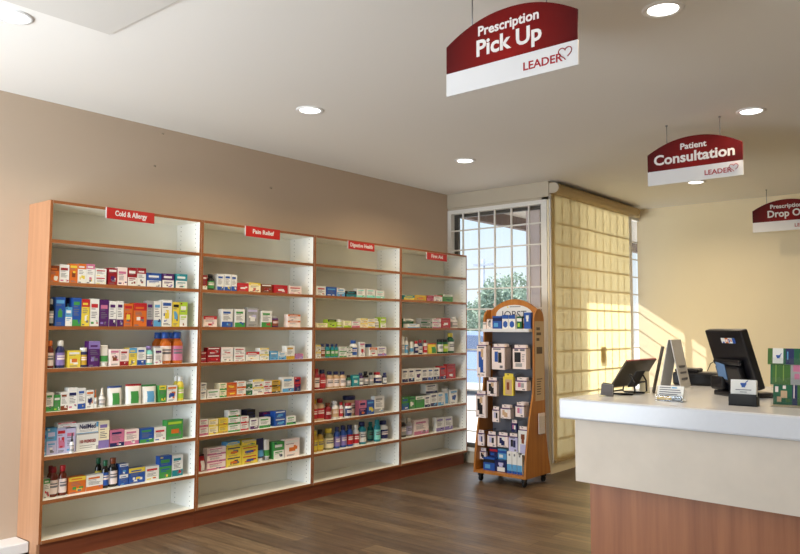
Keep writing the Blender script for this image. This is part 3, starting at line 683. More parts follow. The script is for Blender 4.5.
# roller shade
sh = thing('roller_shade', 'yellow woven roller shade glowing with sun, drawn down over the side window', 'window shade', (XB, 7.35, 0))
prof = []
for k in range(9):
    a = R(90 - 22.5 * k); prof.append((XB + 0.055 + 0.05 * math.cos(a) if k not in (0, 8) else XB + 0.055, 0, 2.735 + 0.05 * math.sin(a)))
prof = [(XB + 0.002, 0, 2.785)] + prof + [(XB + 0.002, 0, 2.685)]
bm = bmesh.new(); prism(bm, [(p[0] - XB, 6.398 - 7.35, p[2]) for p in prof], (0, 1.97, 0))
link('cassette', bm, m_cass, sh)
bm = bmesh.new(); prism(bm, [(p[0] - XB, 6.390 - 7.35, p[2]) for p in prof], (0, 0.008, 0))
link('end_cap', bm, m_trim, sh)
link('shade_fabric', B(0.004, 0.0055, 6.44 - 7.35, 8.265 - 7.35, 0.125, 2.69), m_blind, sh)
link('hem_bar', B(0.002, 0.012, 6.44 - 7.35, 8.265 - 7.35, 0.10, 0.125), m_cass, sh)
link('side_channel', B(-0.006, 0.004, 6.405 - 7.35, 6.425 - 7.35, 0.10, 2.68), m_white, sh)
link('side_channel', B(-0.006, 0.004, 8.275 - 7.35, 8.345 - 7.35, 0.10, 2.68), m_white, sh)

# white ledge along the left wall, in front of the first bay
bm = bmesh.new(); box(bm, WX, -0.115, YF, 2.017, 0.05, 0.113, 0, 0.006); box(bm, WX, -0.135, YF, 2.015, 0.0, 0.05, 1)
struct('baseboard_left', bm, [m_white, m_black])
struct('baseboard_back', B(XB, XR, YB - 0.014, YB, 0, 0.10), m_white)
# ceiling access panel
o = link('ceiling_access_panel', B(1.06, 2.26, 1.18, 1.79, ZC - 0.012, ZC - 0.0003, bev=0.002), mat('access_panel_paint', '#cfcbc4', 0.85))
tag(o, 'flat square-cornered access panel set on the white ceiling', 'ceiling panel')
for i, (y, z, what) in enumerate(((2.928, 2.765, 'small wall hook just under the ceiling line above the cold and allergy bay'), (2.871, 2.52, 'small wall hook halfway up bare wall above the cold and allergy bay'), (3.935, 2.519, 'small wall hook on bare wall above the pain relief bay'))):
    bm = bmesh.new(); tube(bm, [(WX, y, z), (WX + 0.012, y, z), (WX + 0.02, y, z - 0.008), (WX + 0.026, y, z + 0.002)], 0.004)
    tag(link('wall_hook', bm, mat('hook_metal', '#a89a86', 0.4, 0.6)), what, 'hook', 'hooks on the left wall')

# ------------------------------------------------------------------ recessed ceiling lights
m_lens = emit('lit_lens', (1.0, 0.97, 0.92), 6.0)
for x, y, lab in ((0.893, 1.403, 'recessed round ceiling light beside the access panel corner'), (0.867, 3.299, 'recessed round ceiling light above the pain relief bay'),
                  (0.808, 5.155, 'recessed round ceiling light nearest the grid window'), (3.234, 3.244, 'recessed round ceiling light just right of the prescription pick up sign'),
                  (3.096, 5.161, 'recessed round ceiling light above the patient consultation sign'), (2.015, 7.34, 'recessed round ceiling light farthest back, below the consultation sign in view')):
    t_ = thing('recessed_light', lab, 'ceiling light', (x, y, ZC), 0, 'recessed ceiling lights')
    bm = bmesh.new(); n = 32; rings = []
    for rad, z in ((0.092, 0.0), (0.090, -0.006), (0.074, -0.008), (0.066, -0.002)):
        rings.append([bm.verts.new((rad * math.cos(2 * math.pi * k / n), rad * math.sin(2 * math.pi * k / n), z)) for k in range(n)])
    for a, b_ in zip(rings, rings[1:]):
        for k in range(n): bm.faces.new((a[k], b_[k], b_[(k + 1) % n], a[(k + 1) % n])).smooth = True
    link('trim_ring', bm, m_white, t_)
    bm = bmesh.new(); lathe(bm, [(0.066, -0.004), (0.066, -0.001)], n=32); link('lens', bm, m_lens, t_)
    s = light('downlight', 'AREA', (0, 0, -0.02), LAMP_K, (1.0, 0.80, 0.55), shape='DISK', size=0.12, spread=R(150)); s.parent = t_

# ------------------------------------------------------------------ shelving bays
ZB = 0.1135
BAYS = [(2.0187, 3.0859, 'Cold & Allergy', 'cold and allergy', 2.369, 2.704, 2.130, 0.071), (3.0859, 4.1750, 'Pain Relief', 'pain relief', 3.464, 3.794, 2.131, 0.078),
        (4.1750, 5.2685, 'Digestive Health', 'digestive health', 4.559, 4.8915, 2.121, 0.070), (5.2685, 6.3345, 'First Aid', 'first aid', 5.650, 5.975, 2.109, 0.069)]
SHELF_Z = (1.885, 1.63, 1.367, 1.115, 0.86, 0.603, 0.35)
m_tagred = mat('red_sign_face', '#b8211c', 0.4); m_acw = mat('white_sign_acrylic', '#d6d6d7', 0.4); m_letter = mat('white_lettering', '#e2dfdc', 0.5)
TH = 0.0165
for i, (y0, y1, sign, low, s0, s1, sz, shh) in enumerate(BAYS):
    bay = thing('shelving_bay', 'white %s shelving bay, cherry edges, %s' % (low, ('at the left end of the run', 'second in the run', 'third in the run', 'last in the run beside the grid window')[i]), 'shelving unit', (0, y0, 0), 0, 'pharmacy shelving bays')
    W = y1 - y0 - 0.001
    d0 = WX + 0.002
    for k, (a, b_) in enumerate(((0, TH), (W - TH, W))):
        bm = bmesh.new(); box(bm, d0, -0.001, a, b_, ZB, 2.13)
        for f in bm.faces:
            nx, ny = f.normal.x, f.normal.y
            f.normal_update(); c = f.calc_center_median()
            f.material_index = 1 if c.x > -0.002 else 0
            if (k == 0 and i == 0 and c.y < 0.001): f.material_index = 2
            if abs(c.z - 2.13) < 0.001 or abs(c.z - ZB) < 0.001: f.material_index = 2
        link('side_panel', bm, [m_pin, m_edge, m_panel], bay)
    def plank(name, z0, z1, x0=d0, x1=0.0):
        bm = bmesh.new(); box(bm, x0, x1, TH, W - TH, z0, z1)
        for f in bm.faces:
            f.material_index = 1 if f.calc_center_median().x > x1 - 0.001 else 0
        return link(name, bm, [m_melam, m_edge], bay)
    plank('top_panel', 2.112, 2.1298)
    for z in SHELF_Z:
        plank('shelf', z - 0.011, z + 0.011, WX + 0.010, -0.001)
    plank('bottom_shelf', ZB, ZB + 0.02)
    link('back_panel', B(d0, d0 + 0.006, TH, W - TH, ZB + 0.02, 2.112), m_melam, bay)
    k0 = 0.0185 if i == 0 else 0.0
    if i == 0: link('plinth_end', B(-0.1145, -0.024, 0.0, 0.018, 0.0, ZB - 0.0005), m_panel, bay)
    link('kick_board', B(-0.115 if i == 0 else -0.05, -0.025, k0, W if i < 3 else W - 0.03, 0.0, ZB - 0.0005), [m_kick], bay)
    sg = thing('aisle_sign', 'red %s sign with white lettering, clipped to shelf top' % low, 'sign', (0.004, (s0 + s1) / 2, sz), 0, 'aisle signs on the shelf tops')
    w_ = s1 - s0
    link('backing', B(-0.003, 0.004, -w_ / 2 - 0.004, w_ / 2, -shh, 0.0), m_acw, sg)
    link('red_face', B(0.004, 0.0055, -w_ / 2, w_ / 2, -shh, 0.0), m_tagred, sg)
    text('lettering', sign, 0.046, Matrix.Translation((0.0058, 0, -shh / 2 - 0.012)) @ FACE_X, m_letter, sg, bold=0.0012, width=(0.225, 0.205, 0.285, 0.185)[i])

# ------------------------------------------------------------------ products on the shelves
PAL = dict(wh='#e0dfda', wp='#ead9d3', re='#b5222b', dr='#8e1220', pk='#c2708f', pu='#4b1a5e', lp='#8674b0', lv='#b9b6d6', bl='#234f9c', lb='#5a9cc8', nv='#171f52', te='#12808c',
           tl='#7fd0c4', gn='#3f8f45', li='#a8c83a', em='#0f5a38', ye='#dcc545', gd='#c29a2e', or_='#cc6a28', oa='#c8651c', br='#7a3a1a', bk='#17171a', gr='#9a9a98', cr='#e9dfbd', tn='#c4a27e', gl='#c9c48e', og='#3c6624', oh='#7f9c42')
PAL['or'] = PAL.pop('or_')
PM = {k: mat('print_' + n_, v, 0.38) for (k, v), n_ in zip(PAL.items(), PAL)}
m_fine = mat('fine_print', '#6b6a70', 0.4)
m_bottle = {'oa': mat('orange_drink_plastic', PAL['oa'], 0.12, **{'Transmission Weight': 0.15}), 'gl': mat('clear_oil_bottle', PAL['gl'], 0.08, **{'Transmission Weight': 0.5}), 'br': mat('amber_plastic', '#6a2410', 0.1), 'bk': mat('dark_bottle_plastic', '#15120f', 0.12)}


def grid_front(w, h, d, rects, mats):
    """carton: front face (+x) cut into printed cells, everything one connected mesh; origin at front-bottom centre"""
    us = sorted({0.0, 1.0} | {r_[0] for r_ in rects} | {r_[2] for r_ in rects}); vs = sorted({0.0, 1.0} | {r_[1] for r_ in rects} | {r_[3] for r_ in rects})
    bm = bmesh.new()
    V = [[bm.verts.new((0, (u - 0.5) * w, v * h)) for u in us] for v in vs]
    for j in range(len(vs) - 1):
        for i in range(len(us) - 1):
            uc, vc = (us[i] + us[i + 1]) / 2, (vs[j] + vs[j + 1]) / 2; mi = 0
            for r_ in rects:
                if r_[0] <= uc <= r_[2] and r_[1] <= vc <= r_[3]: mi = r_[4]
            bm.faces.new((V[j][i], V[j][i + 1], V[j + 1][i + 1], V[j + 1][i])).material_index = mi
    K = [bm.verts.new((-d, y, z)) for y, z in ((-w / 2, 0), (w / 2, 0), (w / 2, h), (-w / 2, h))]
    bm.faces.new(K[::-1])
    bm.faces.new([K[0], K[1]] + V[0][::-1]); bm.faces.new([K[2], K[3]] + V[-1])
    bm.faces.new([K[1], K[2]] + [r_[-1] for r_ in V][::-1])
    bm.faces.new([K[3], K[0]] + [r_[0] for r_ in V])
    # side and top panels take the carton's band colour when the design wraps
    bmesh.ops.recalc_face_normals(bm, faces=bm.faces[:])
    return bm


def blob(cx, cy, rx, ry, mi):
    return [(cx - rx, cy - ry * .55, cx + rx, cy + ry * .55, mi), (cx - rx * .75, cy - ry * .8, cx + rx * .75, cy + ry * .8, mi), (cx - rx * .4, cy - ry, cx + rx * .4, cy + ry, mi)]


def lines(v0, v1, n_, rnd, u0=.14, u1=.86, mi=3):
    out = []
    for k in range(n_):
        v = v1 - (k + .5) * (v1 - v0) / n_; e_ = u1 - rnd.random() * .3
        out.append((u0, v - .014, e_, v + .014, mi))
    return out


def pic(x0, y0, x1, y1, rnd, cells=5):
    """small irregular picture made of a few patches"""
    out = []
    for _ in range(cells):
        w_, h_ = (x1 - x0) * rnd.uniform(.18, .5), (y1 - y0) * rnd.uniform(.2, .55)
        a, c = rnd.uniform(x0, x1 - w_), rnd.uniform(y0, y1 - h_)
        out.append((a, c, a + w_, c + h_, rnd.choice((1, 2, 2, 3, 0))))
    return out


def layout(code, rnd):
    j = rnd.uniform(-.04, .04)
    if code == '0': return [(.10, .66 + j, .86, .80 + j, 1), (.10, .60 + j, .6, .63 + j, 3)] + lines(.28, .54, 4, rnd) + pic(.5, .05, .95, .25, rnd, 3) + [(.1, .08, .42, .16, 2)]
    if code == '1': return [(0, .72 + j, 1, 1, 1), (.14, .79 + j, .78, .87 + j, 0)] + lines(.46, .68 + j, 3, rnd) + pic(.2, .08, .92, .42, rnd) + [(.08, .03, .4, .08, 3)]
    if code == '2': return [(0, 0, 1, .26 + j, 1), (.12, .74, .80, .86, 1), (.12, .67, .6, .70, 3)] + lines(.36, .62, 4, rnd) + pic(.45, .06, .92, .30, rnd, 4)
    if code == '3': return [(0, 0, 1, .50 + j, 1), (.12, .68, .82, .83, 1), (.14, .60, .7, .63, 3), (.14, .36, .84, .42, 0), (.14, .29, .6, .32, 0)] + pic(.3, .04, .9, .26, rnd, 4) + [(.08, .9, .3, .96, 2)]
    if code == '4': return pic(.15, .18, .9, .64, rnd, 7) + [(.28, .3, .72, .52, 1), (.08, .78, .9, .90, 2), (.08, .71, .6, .74, 3)] + lines(.04, .14, 2, rnd)
    if code == '5': return [(.9, 0, 1, .22, 2), (.0, .93, 1, 1, 2)] + lines(.1, .35, 2, rnd)
    if code == '6': return [(0, .0, 1, .06, 2), (.9, .5, 1, .95, 2)] + lines(.12, .35, 2, rnd)
    return []


def put_box(code, cols, x, y, z, w_, h, d, name):
    rnd = random.Random(int(y * 9973 + z * 7919))
    bm = grid_front(w_, h, d, layout(code, rnd), None)
    return link(name, bm, [PM[cols[0]], PM[cols[1]], PM[cols[2]], m_fine], None, (x, y + w_ / 2, z))


def put_bottle(kind, cols, x, y, z, w_, h, d, t_):
    rr1 = w_ / 2; sy = 1.0; sx = d / w_
    cx = -d / 2
    bodym = m_bottle.get(cols[0], PM[cols[0]]) if kind == 'o' else PM[cols[0]]
    if kind == 'j':
        hb = h * 0.80
        bm = bmesh.new(); lathe(bm, [(rr1 * .9, 0), (rr1, h * .04), (rr1, hb * .9), (rr1 * .9, hb)], cx, 0, 18, sx, sy); link('jar_body', bm, bodym, t_)
        bm = bmesh.new(); lathe(bm, [(rr1 * .93, hb), (rr1 * .95, hb + .002), (rr1 * .95, h - .002), (rr1 * .88, h)], cx, 0, 18, sx, sy); link('lid', bm, PM[cols[1]], t_)
        lz0, lz1 = h * .12, hb * .8
    elif kind == 'p':
        hb = h * .55
        bm = bmesh.new(); lathe(bm, [(rr1 * .9, 0), (rr1, h * .03), (rr1, hb * .85), (rr1 * .6, hb), (rr1 * .4, hb + .004)], cx, 0, 16, sx, sy); link('bottle_body', bm, bodym, t_)
        bm = bmesh.new(); lathe(bm, [(rr1 * .55, hb + .003), (rr1 * .55, hb + h * .12), (rr1 * .32, hb + h * .16), (rr1 * .22, h)], cx, 0, 14, sx, sy); link('nozzle', bm, PM[cols[1]], t_)
        lz0, lz1 = h * .1, hb * .75
    else:
        hs = h * .70; hn = h * .80
        bm = bmesh.new(); lathe(bm, [(rr1 * .92, 0), (rr1, h * .025), (rr1, hs * .92), (rr1 * .86, hs), (rr1 * .5, hn), (rr1 * .46, hn + h * .02)], cx, 0, 18, sx, sy); link('bottle_body', bm, bodym, t_)
        bm = bmesh.new(); lathe(bm, [(rr1 * .64, hn), (rr1 * .67, hn + h * .01), (rr1 * .65, h - .002), (rr1 * .58, h)], cx, 0, 16, sx, sy); link('cap', bm, PM[cols[1]], t_)
        lz0, lz1 = h * .10, hs * .80
    bm = bmesh.new(); n_ = 14; a0, a1 = R(-95), R(95); A = []
    for zz in (lz0, lz0 + (lz1 - lz0) * .45, lz0 + (lz1 - lz0) * .6, lz0 + (lz1 - lz0) * .68, lz0 + (lz1 - lz0) * .78, lz1):
        A.append([bm.verts.new((cx + (rr1 * sx + .0006) * math.cos(a0 + (a1 - a0) * k / n_), (rr1 + .0006) * math.sin(a0 + (a1 - a0) * k / n_), zz)) for k in range(n_ + 1)])
    for j, (p_, q_) in enumerate(zip(A, A[1:])):
        for k in range(n_):
            f = bm.faces.new((p_[k], p_[k + 1], q_[k + 1], q_[k])); f.smooth = True
            f.material_index = 1 if (j in (1, 3) and 3 <= k <= n_ - 4) else 0
    lab = link('front_label', bm, [PM[cols[2]], m_fine if cols[2] in ('wh', 'wp', 'cr', 'ye', 'tl', 'pk', 'lv') else PM['wp']], t_)


def put_tube(cols, x, y, z, w_, h, d, t_):
    bm = bmesh.new(); n_ = 16; rings = []
    for k, (f_, zz) in enumerate(((.9, h * .16), (1, h * .22), (1, h * .5), (1, h * .96), (1, h))):
        fl = 1 - (zz / h - .16) / .84
        rings.append([bm.verts.new((-d / 2 + (d * .45 * fl + .0015) * f_ * math.cos(2 * math.pi * q / n_), w_ / 2 * f_ * math.sin(2 * math.pi * q / n_), zz)) for q in range(n_)])
    for a, b_ in zip(rings, rings[1:]):
        for q in range(n_):
            f = bm.faces.new((a[q], a[(q + 1) % n_], b_[(q + 1) % n_], b_[q])); f.smooth = True; f.material_index = 1 if b_[0].co.z < h * .6 and a[0].co.z > h * .2 else 0
    bm.faces.new(rings[0][::-1]); bm.faces.new(rings[-1])
    link('tube_body', bm, [PM[cols[0]], PM[cols[2]]], t_)
    bm = bmesh.new(); lathe(bm, [(w_ * .36, 0), (w_ * .38, .002), (w_ * .38, h * .155), (w_ * .3, h * .165)], -d / 2, 0, 16, min(1, d / w_), 1); link('cap', bm, PM[cols[1]], t_)


def put_pouch(cols, x, y, z, w_, h, d, name):
    """stand-up pouch: pinched flat seal at the top, full belly below"""
    bm = bmesh.new(); rows = ((0, .75), (.06, .95), (.35, 1.0), (.65, .7), (.9, .22), (.91, .10), (1.0, .10)); n_ = 8
    def ring(v, th):
        f_ = []; e_ = 1 - .04 * math.sin(v * math.pi)
        for k in range(n_ + 1):
            u = k / n_ - .5; f_.append((u * w_ * e_, d * .5 * th * (1 - (2 * u) ** 4 * .85)))
        return [bm.verts.new((-d / 2 + t2, y_, v * h)) for y_, t2 in f_] + [bm.verts.new((-d / 2 - t2, y_, v * h)) for y_, t2 in f_[::-1]]
    rg = [ring(v, th) for v, th in rows]
    for j, (a, b_) in enumerate(zip(rg, rg[1:])):
        L = len(a)
        for k in range(L):
            f = bm.faces.new((a[k], a[(k + 1) % L], b_[(k + 1) % L], b_[k])); f.smooth = True
            f.material_index = 2 if j >= 4 else (1 if (j in (1, 2) and 2 <= k <= 5) else 0)
    bm.faces.new(rg[0][::-1]); bm.faces.new(rg[-1])
    return link(name, bm, [PM[cols[0]], PM[cols[1]], PM[cols[2]]], None, (x, y + w_ / 2, z))


ORDN = {2: 'second', 3: 'third', 4: 'fourth', 5: 'fifth', 6: 'sixth', 7: 'seventh'}
for row in PRODUCTS.strip().split('\n'):
    kind, cols, x, y, z, w_, h, d, lab, shn, bn = row.split('|')
    x, y, z, w_, h, d = map(float, (x, y, z, w_, h, d)); cols = cols.split(','); bn = int(bn); shn = int(shn)
    full = '%s, %s shelf of %s bay' % (lab, ORDN[shn], BAYS[bn - 1][2]); grp = 'packages on the %s shelf of the %s bay' % (ORDN[shn], BAYS[bn - 1][3])
    if kind[0] == 'b':
        o = tag(put_box(kind[1], cols, x, y, z, w_, h, d, 'medicine_carton'), full, 'carton', grp)
        if kind[1] == '5': text('lettering', '100 PREMIXED', .026, Matrix.Translation((.0004, 0, h * .45)) @ FACE_X, PM['dr'], o, bold=.0008, width=w_ * .74)
        if kind[1] == '6': text('lettering', 'NeilMed', .04, Matrix.Translation((.0004, 0, h * .42)) @ FACE_X, PM['nv'], o, bold=.001, width=w_ * .74)
    elif kind[0] == 'g':
        tag(put_pouch(cols, x, y, z, w_, h, d, 'standing_pouch'), full, 'pouch', grp)
    else:
        nm, ct = {'o': ('medicine_bottle', 'bottle'), 'j': ('product_jar', 'jar'), 'p': ('spray_bottle', 'bottle'), 'u': ('cream_tube', 'tube')}[kind[0]]
        t_ = thing(nm, full, ct, (x, y + w_ / 2, z), 0, grp)
        if kind[0] == 'u': put_tube(cols, x, y, z, w_, h, d, t_)
        else: put_bottle(kind[0], cols, x, y, z, w_, h, d, t_)

# ------------------------------------------------------------------ rolling display stand
RX0, RX1 = 0.54, 1.08
rk = thing('display_stand', 'oak veneer rolling display stand of supports and braces by the grid window', 'display stand', ((RX0 + RX1) / 2, 5.87, 0))
ox, oy = (RX0 + RX1) / 2, 5.87
front = [(5.655, .078), (5.660, .15), (5.670, .24), (5.685, .33), (5.708, .45), (5.737, .58), (5.775, .70), (5.805, .80), (5.820, .95), (5.824, 1.2), (5.826, 1.45)]
arc = [(5.912 - .086 * math.cos(R(a)), 1.45 + .10 * math.sin(R(a))) for a in range(15, 180, 15)]
back = [(5.998, 1.45), (6.004, .9), (6.012, .56), (6.03, .38), (6.06, .22), (6.09, .12), (6.095, .078)]
for xa in (RX0, RX1 - .018):
    bm = bmesh.new(); prism(bm, [(xa - ox, y - oy, z) for y, z in front + arc + back], (.018, 0, 0)); link('side_panel', bm, m_oak, rk)
bm = bmesh.new(); pts = [(RX0 + .018, 1.345), (RX1 - .018, 1.345)]
for k in range(13):
    a = k / 12; x = RX1 - .018 + (RX0 - RX1 + .036) * a; pts.append((x, 1.54 + .105 * (1 - (2 * a - 1) ** 2)))
prism(bm, [(x - ox, 5.93 - oy, z) for x, z in pts], (0, .018, 0)); hd = link('header_board', bm, m_oak, rk)
bm = bmesh.new(); prism(bm, [(.195 * math.cos(R(a)), 5.928 - oy, 1.50 + .092 * math.sin(R(a))) for a in range(0, 360, 15)], (0, .002, 0)); link('oval_plaque', bm, m_acw, hd)
text('lettering', 'JOBST', .10, Matrix.Translation((0, 5.9275 - oy, 1.468)) @ FACE_Y, mat('plaque_ink', '#3b3d4a', .5), hd, width=.27)
bm = bmesh.new(); prism(bm, [(-.075, 5.927 - oy, 1.566), (-.055, 5.927 - oy, 1.566), (-.065, 5.927 - oy, 1.584)], (0, .0008, 0)); link('plaque_mark', bm, PM['ye'], hd)
link('plaque_line', B(-.045, .07, 5.927 - oy, 5.928 - oy, 1.571, 1.578), m_fine, hd)
link('peg_board', B(RX0 + .018 - ox, RX1 - .018 - ox, 5.952 - oy, 5.96 - oy, .10, 1.345), mat('grey_pegboard', '#5f6068', .55), rk)
link('top_ledge', B(RX0 + .018 - ox, RX1 - .022 - ox, 5.765 - oy, 5.93 - oy, 1.342, 1.372, bev=.003), m_acw, rk)
link('base_board', B(RX0 + .018 - ox, RX1 - .018 - ox, 5.66 - oy, 6.085 - oy, .078, .10), m_oak, rk)
for sx in (-1, 1):
    for yy in (5.71, 6.04):
        bm = bmesh.new(); a_ = bmesh.new(); lathe(a_, [(.024, -.012), (.028, -.008), (.028, .008), (.024, .012)], 0, 0, 16)
        bmesh.ops.transform(a_, matrix=Matrix.Translation((sx * .225, yy - oy, .029)) @ Matrix.Rotation(R(90), 4, 'Y'), verts=a_.verts[:]); merge(bm, a_)
        box(bm, sx * .225 - .017, sx * .225 + .017, yy - oy - .02, yy - oy + .02, .05, .078)
        link('caster', bm, m_black, rk)
sp_ = link('side_poster', B(RX1 - ox, RX1 - ox + .002, 5.836 - oy, 5.99 - oy, .735, 1.44), mat('tan_poster_print', '#c6ab86', .55), rk)
rnd = random.Random(4)
bm = bmesh.new()
for z0, z1, wd in ((1.36, 1.385, .06), (1.315, 1.34, .08), (1.265, 1.29, .05)):
    box(bm, RX1 - ox + .002, RX1 - ox + .0028, 5.86 - oy, 5.86 - oy + wd, z0, z1)
box(bm, RX1 - ox + .002, RX1 - ox + .0028, 5.86 - oy, 5.96 - oy, 1.15, 1.21)
for k in range(7):
    box(bm, RX1 - ox + .002, RX1 - ox + .0028, 5.86 - oy, 5.86 - oy + .06 + .04 * rnd.random(), .79 + .022 * k, .798 + .022 * k)
link('poster_print', bm, mat('brown_ink', '#5e4c3c', .6), sp_)
bm = bmesh.new(); box(bm, RX1 - ox + .02, RX1 - ox + .023, 5.86 - oy, 5.985 - oy, .44, .60)
box(bm, RX1 - ox + .003, RX1 - ox + .02, 5.86 - oy, 5.985 - oy, .44, .445)
ph = link('leaflet_pocket', bm, m_acryl, rk)
tag(link('leaflet', B(RX1 + .006, RX1 + .014, 5.87, 5.975, .4455, .625), PM['wp']), 'pale leaflets standing in the clear pocket on the display stand side', 'leaflets')


def plot(style, rnd):
    if style == 'k': return lines(.02, .2, 2, rnd, .5, .95) + [(.18, .30, .55, .80, 1), (.35, .14, .70, .55, 1), (.42, .62, .70, .88, 2), (.1, .9, .8, .95, 3), (.1, .05, .3, .1, 3)]
    if style == 'p': return [(.22, .34, .48, .80, 1), (.5, .30, .76, .76, 2), (.1, .88, .7, .94, 3), (.62, .06, .85, .18, 3)]
    if style == 'q': return [(.12, .86, .42, .95, 3), (.55, .86, .9, .95, 3), (.12, .32, .6, .80, 1), (.2, .1, .7, .28, 2)] + lines(.35, .8, 6, rnd, .68, .95)
    if style == 'y': return [(.2, .05, .85, .85, 1), (.35, .3, .6, .7, 2)]
    if style == 'w': return [(.3, .62, .72, .82, 1), (.36, .45, .66, .66, 1), (.2, .05, .85, .42, 2)]
    if style == 'd': return [(0, .72, 1, 1, 1)] + blob(.5, .32, .36, .24, 1)
    if style == 'f': return [(0, 0, 1, .12, 2), (0, .12, 1, .42, 1), (.35, .8, .65, .9, 3)]
    return [(0, .6, 1, .86, 1), (.15, .15, .6, .45, 2)]


def rack_item(row, hung, grp):
    lab, st, cols, x0, x1, z0, z1, Y, dep, n_ = row; cols = cols.split(',')
    for k in range(n_):
        w_, h = x1 - x0, z1 - z0; rnd = random.Random(int(x0 * 999 + z0 * 77))
        if hung: h = h - .028
        bm = grid_front(w_, h, dep, plot(st, rnd), None)
        bmesh.ops.transform(bm, matrix=Matrix.Rotation(R(-90), 4, 'Z'), verts=bm.verts[:])
        if lab.startswith('yellow'): cc = ['ye'] + cols[1:]
        else: cc = cols
        nm = 'support_package' if hung else 'boxed_product'
        l2 = lab if n_ == 1 else lab + ((', front of the hook', ', behind the first', ', last on the hook')[k])
        o = tag(link(nm, bm, [PM[c_] for c_ in cc] + [m_fine], None, (((x0 + x1) / 2), Y + k * (dep + .004), z0)), l2 + (', on the display stand' if 'stand' not in l2 and len(l2.split()) < 13 else ''), 'package', grp)
        if hung:
            cm = PM['ye'] if lab.startswith('yellow') else PM['wp']
            bm = bmesh.new(); box(bm, -w_ * .42, w_ * .42, dep * .4, dep * .4 + .0015, h, h + .028); link('hang_tab', bm, cm, o)
            bm = bmesh.new(); box(bm, -w_ * .5, w_ * .5, -.0012, dep, h - .007, h + .0006); link('top_flap', bm, PM['pu'] if k == 0 and st != 'y' else cm, o)
            if k == 0:
                bm = bmesh.new(); tube(bm, [((x0 + x1) / 2 - ox, 5.952 - oy, z0 + h + .018), ((x0 + x1) / 2 - ox, Y - oy - .012, z0 + h + .018), ((x0 + x1) / 2 - ox, Y - oy - .016, z0 + h + .028)], .0028, 6)
                link('peg_hook', bm, m_steel, rk)


for row in RACK_HUNG: rack_item(row, True, 'packages hanging on the display stand')
for row in RACK_BASE: rack_item(row, False, 'boxes on the base of the display stand')
for row in RACK_TOP: rack_item(row, False, 'boxes on the top ledge of the display stand')
t_ = thing('roll_on_bottle', 'slim white bottle with yellow cap at right of stand base', 'bottle', (1.037, 5.74, .1005))
bm = bmesh.new(); lathe(bm, [(.017, 0), (.019, .004), (.019, .09), (.012, .105)], 0, 0, 14); link('bottle_body', bm, PM['wh'], t_)
bm = bmesh.new(); lathe(bm, [(.0125, .104), (.0135, .106), (.0135, .14), (.011, .143)], 0, 0, 14); link('cap', bm, PM['ye'], t_)

# ------------------------------------------------------------------ hanging signs
def signred():
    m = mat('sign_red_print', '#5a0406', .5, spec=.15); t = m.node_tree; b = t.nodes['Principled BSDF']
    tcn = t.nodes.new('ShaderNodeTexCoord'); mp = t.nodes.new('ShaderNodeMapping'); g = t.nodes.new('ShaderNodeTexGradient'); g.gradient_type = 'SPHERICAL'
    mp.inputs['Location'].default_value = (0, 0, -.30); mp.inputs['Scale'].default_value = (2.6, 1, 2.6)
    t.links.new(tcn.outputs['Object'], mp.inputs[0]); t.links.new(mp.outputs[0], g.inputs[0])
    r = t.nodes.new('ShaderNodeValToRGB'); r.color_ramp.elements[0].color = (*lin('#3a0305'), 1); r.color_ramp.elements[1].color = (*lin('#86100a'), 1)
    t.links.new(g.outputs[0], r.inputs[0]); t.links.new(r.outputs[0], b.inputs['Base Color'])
    return m


m_sred = signred(); m_logo = mat('logo_red_print', '#9c1420', .45)


def hanging_sign(x0, x1, y, zb, l1, l2, lab):
    w_ = x1 - x0; cx = (x0 + x1) / 2; H1, H2, H3 = .100, .222, .317
    t_ = thing('hanging_sign', lab, 'sign', (cx, y, zb), 0, 'hanging prescription counter signs')
    link('white_panel', B(-w_ / 2, w_ / 2, -.004, .004, 0, H1), m_acw, t_)
    pts = [(-w_ / 2, H1), (w_ / 2, H1)]
    for k in range(25):
        a = k / 24; x = w_ / 2 - w_ * a; pts.append((x, H2 + (H3 - H2) * (1 - abs(2 * a - 1) ** 2.1)))
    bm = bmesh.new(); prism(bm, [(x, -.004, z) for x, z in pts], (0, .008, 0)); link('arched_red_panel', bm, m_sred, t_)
    text('lettering', l1, .058, Matrix.Translation((0, -.0046, .231)) @ FACE_Y, m_letter, t_, bold=.0014, width=.0235 * len(l1) + .012)
    text('lettering', l2, .098, Matrix.Translation((0, -.0046, .143)) @ FACE_Y, m_letter, t_, bold=.0026, width={'Pick Up': .315, 'Consultation': .545, 'Drop Off': .36}[l2])
    text('lettering', 'LEADER', .047, Matrix.Translation((.160, -.0046, .030)) @ FACE_Y, m_logo, t_, bold=.0009, width=.178)
    hp = []
    for k in range(41):
        a = R(-200 + k * 360 / 40 * .93)
        s_ = math.sin(a); hp.append((16 * s_ ** 3, 13 * math.cos(a) - 5 * math.cos(2 * a) - 2 * math.cos(3 * a) - math.cos(4 * a)))
    bm = bmesh.new(); tube(bm, [(.262 + .0018 * px, -.0055, .060 + .0017 * pz) for px, pz in hp], .0022, 5); link('heart_logo', bm, m_logo, t_)
    for sx in (-.18, .18):
        zt = ZC - zb; z0 = H2 + (H3 - H2) * (1 - (abs(sx) / (w_ / 2)) ** 2.1) - .012
        bm = bmesh.new(); tube(bm, [(sx, 0.0, z0), (sx, 0.0, zt - .006)], .0028, 6); lathe(bm, [(.006, zt - .008), (.009, zt - .004), (.009, zt)], sx, 0, 10)
        link('hanging_cable', bm, m_steel, t_)


hanging_sign(2.505, 3.138, 2.60, 2.392, 'Prescription', 'Pick Up', 'large dark red and white hanging sign reading Prescription Pick Up')
hanging_sign(2.397, 3.038, 5.16, 2.388, 'Patient', 'Consultation', 'dark red and white hanging sign reading Patient Consultation')
hanging_sign(2.297, 2.935, 8.20, 2.372, 'Prescription', 'Drop Off', 'far red and white hanging sign reading Prescription Drop Off by back wall')

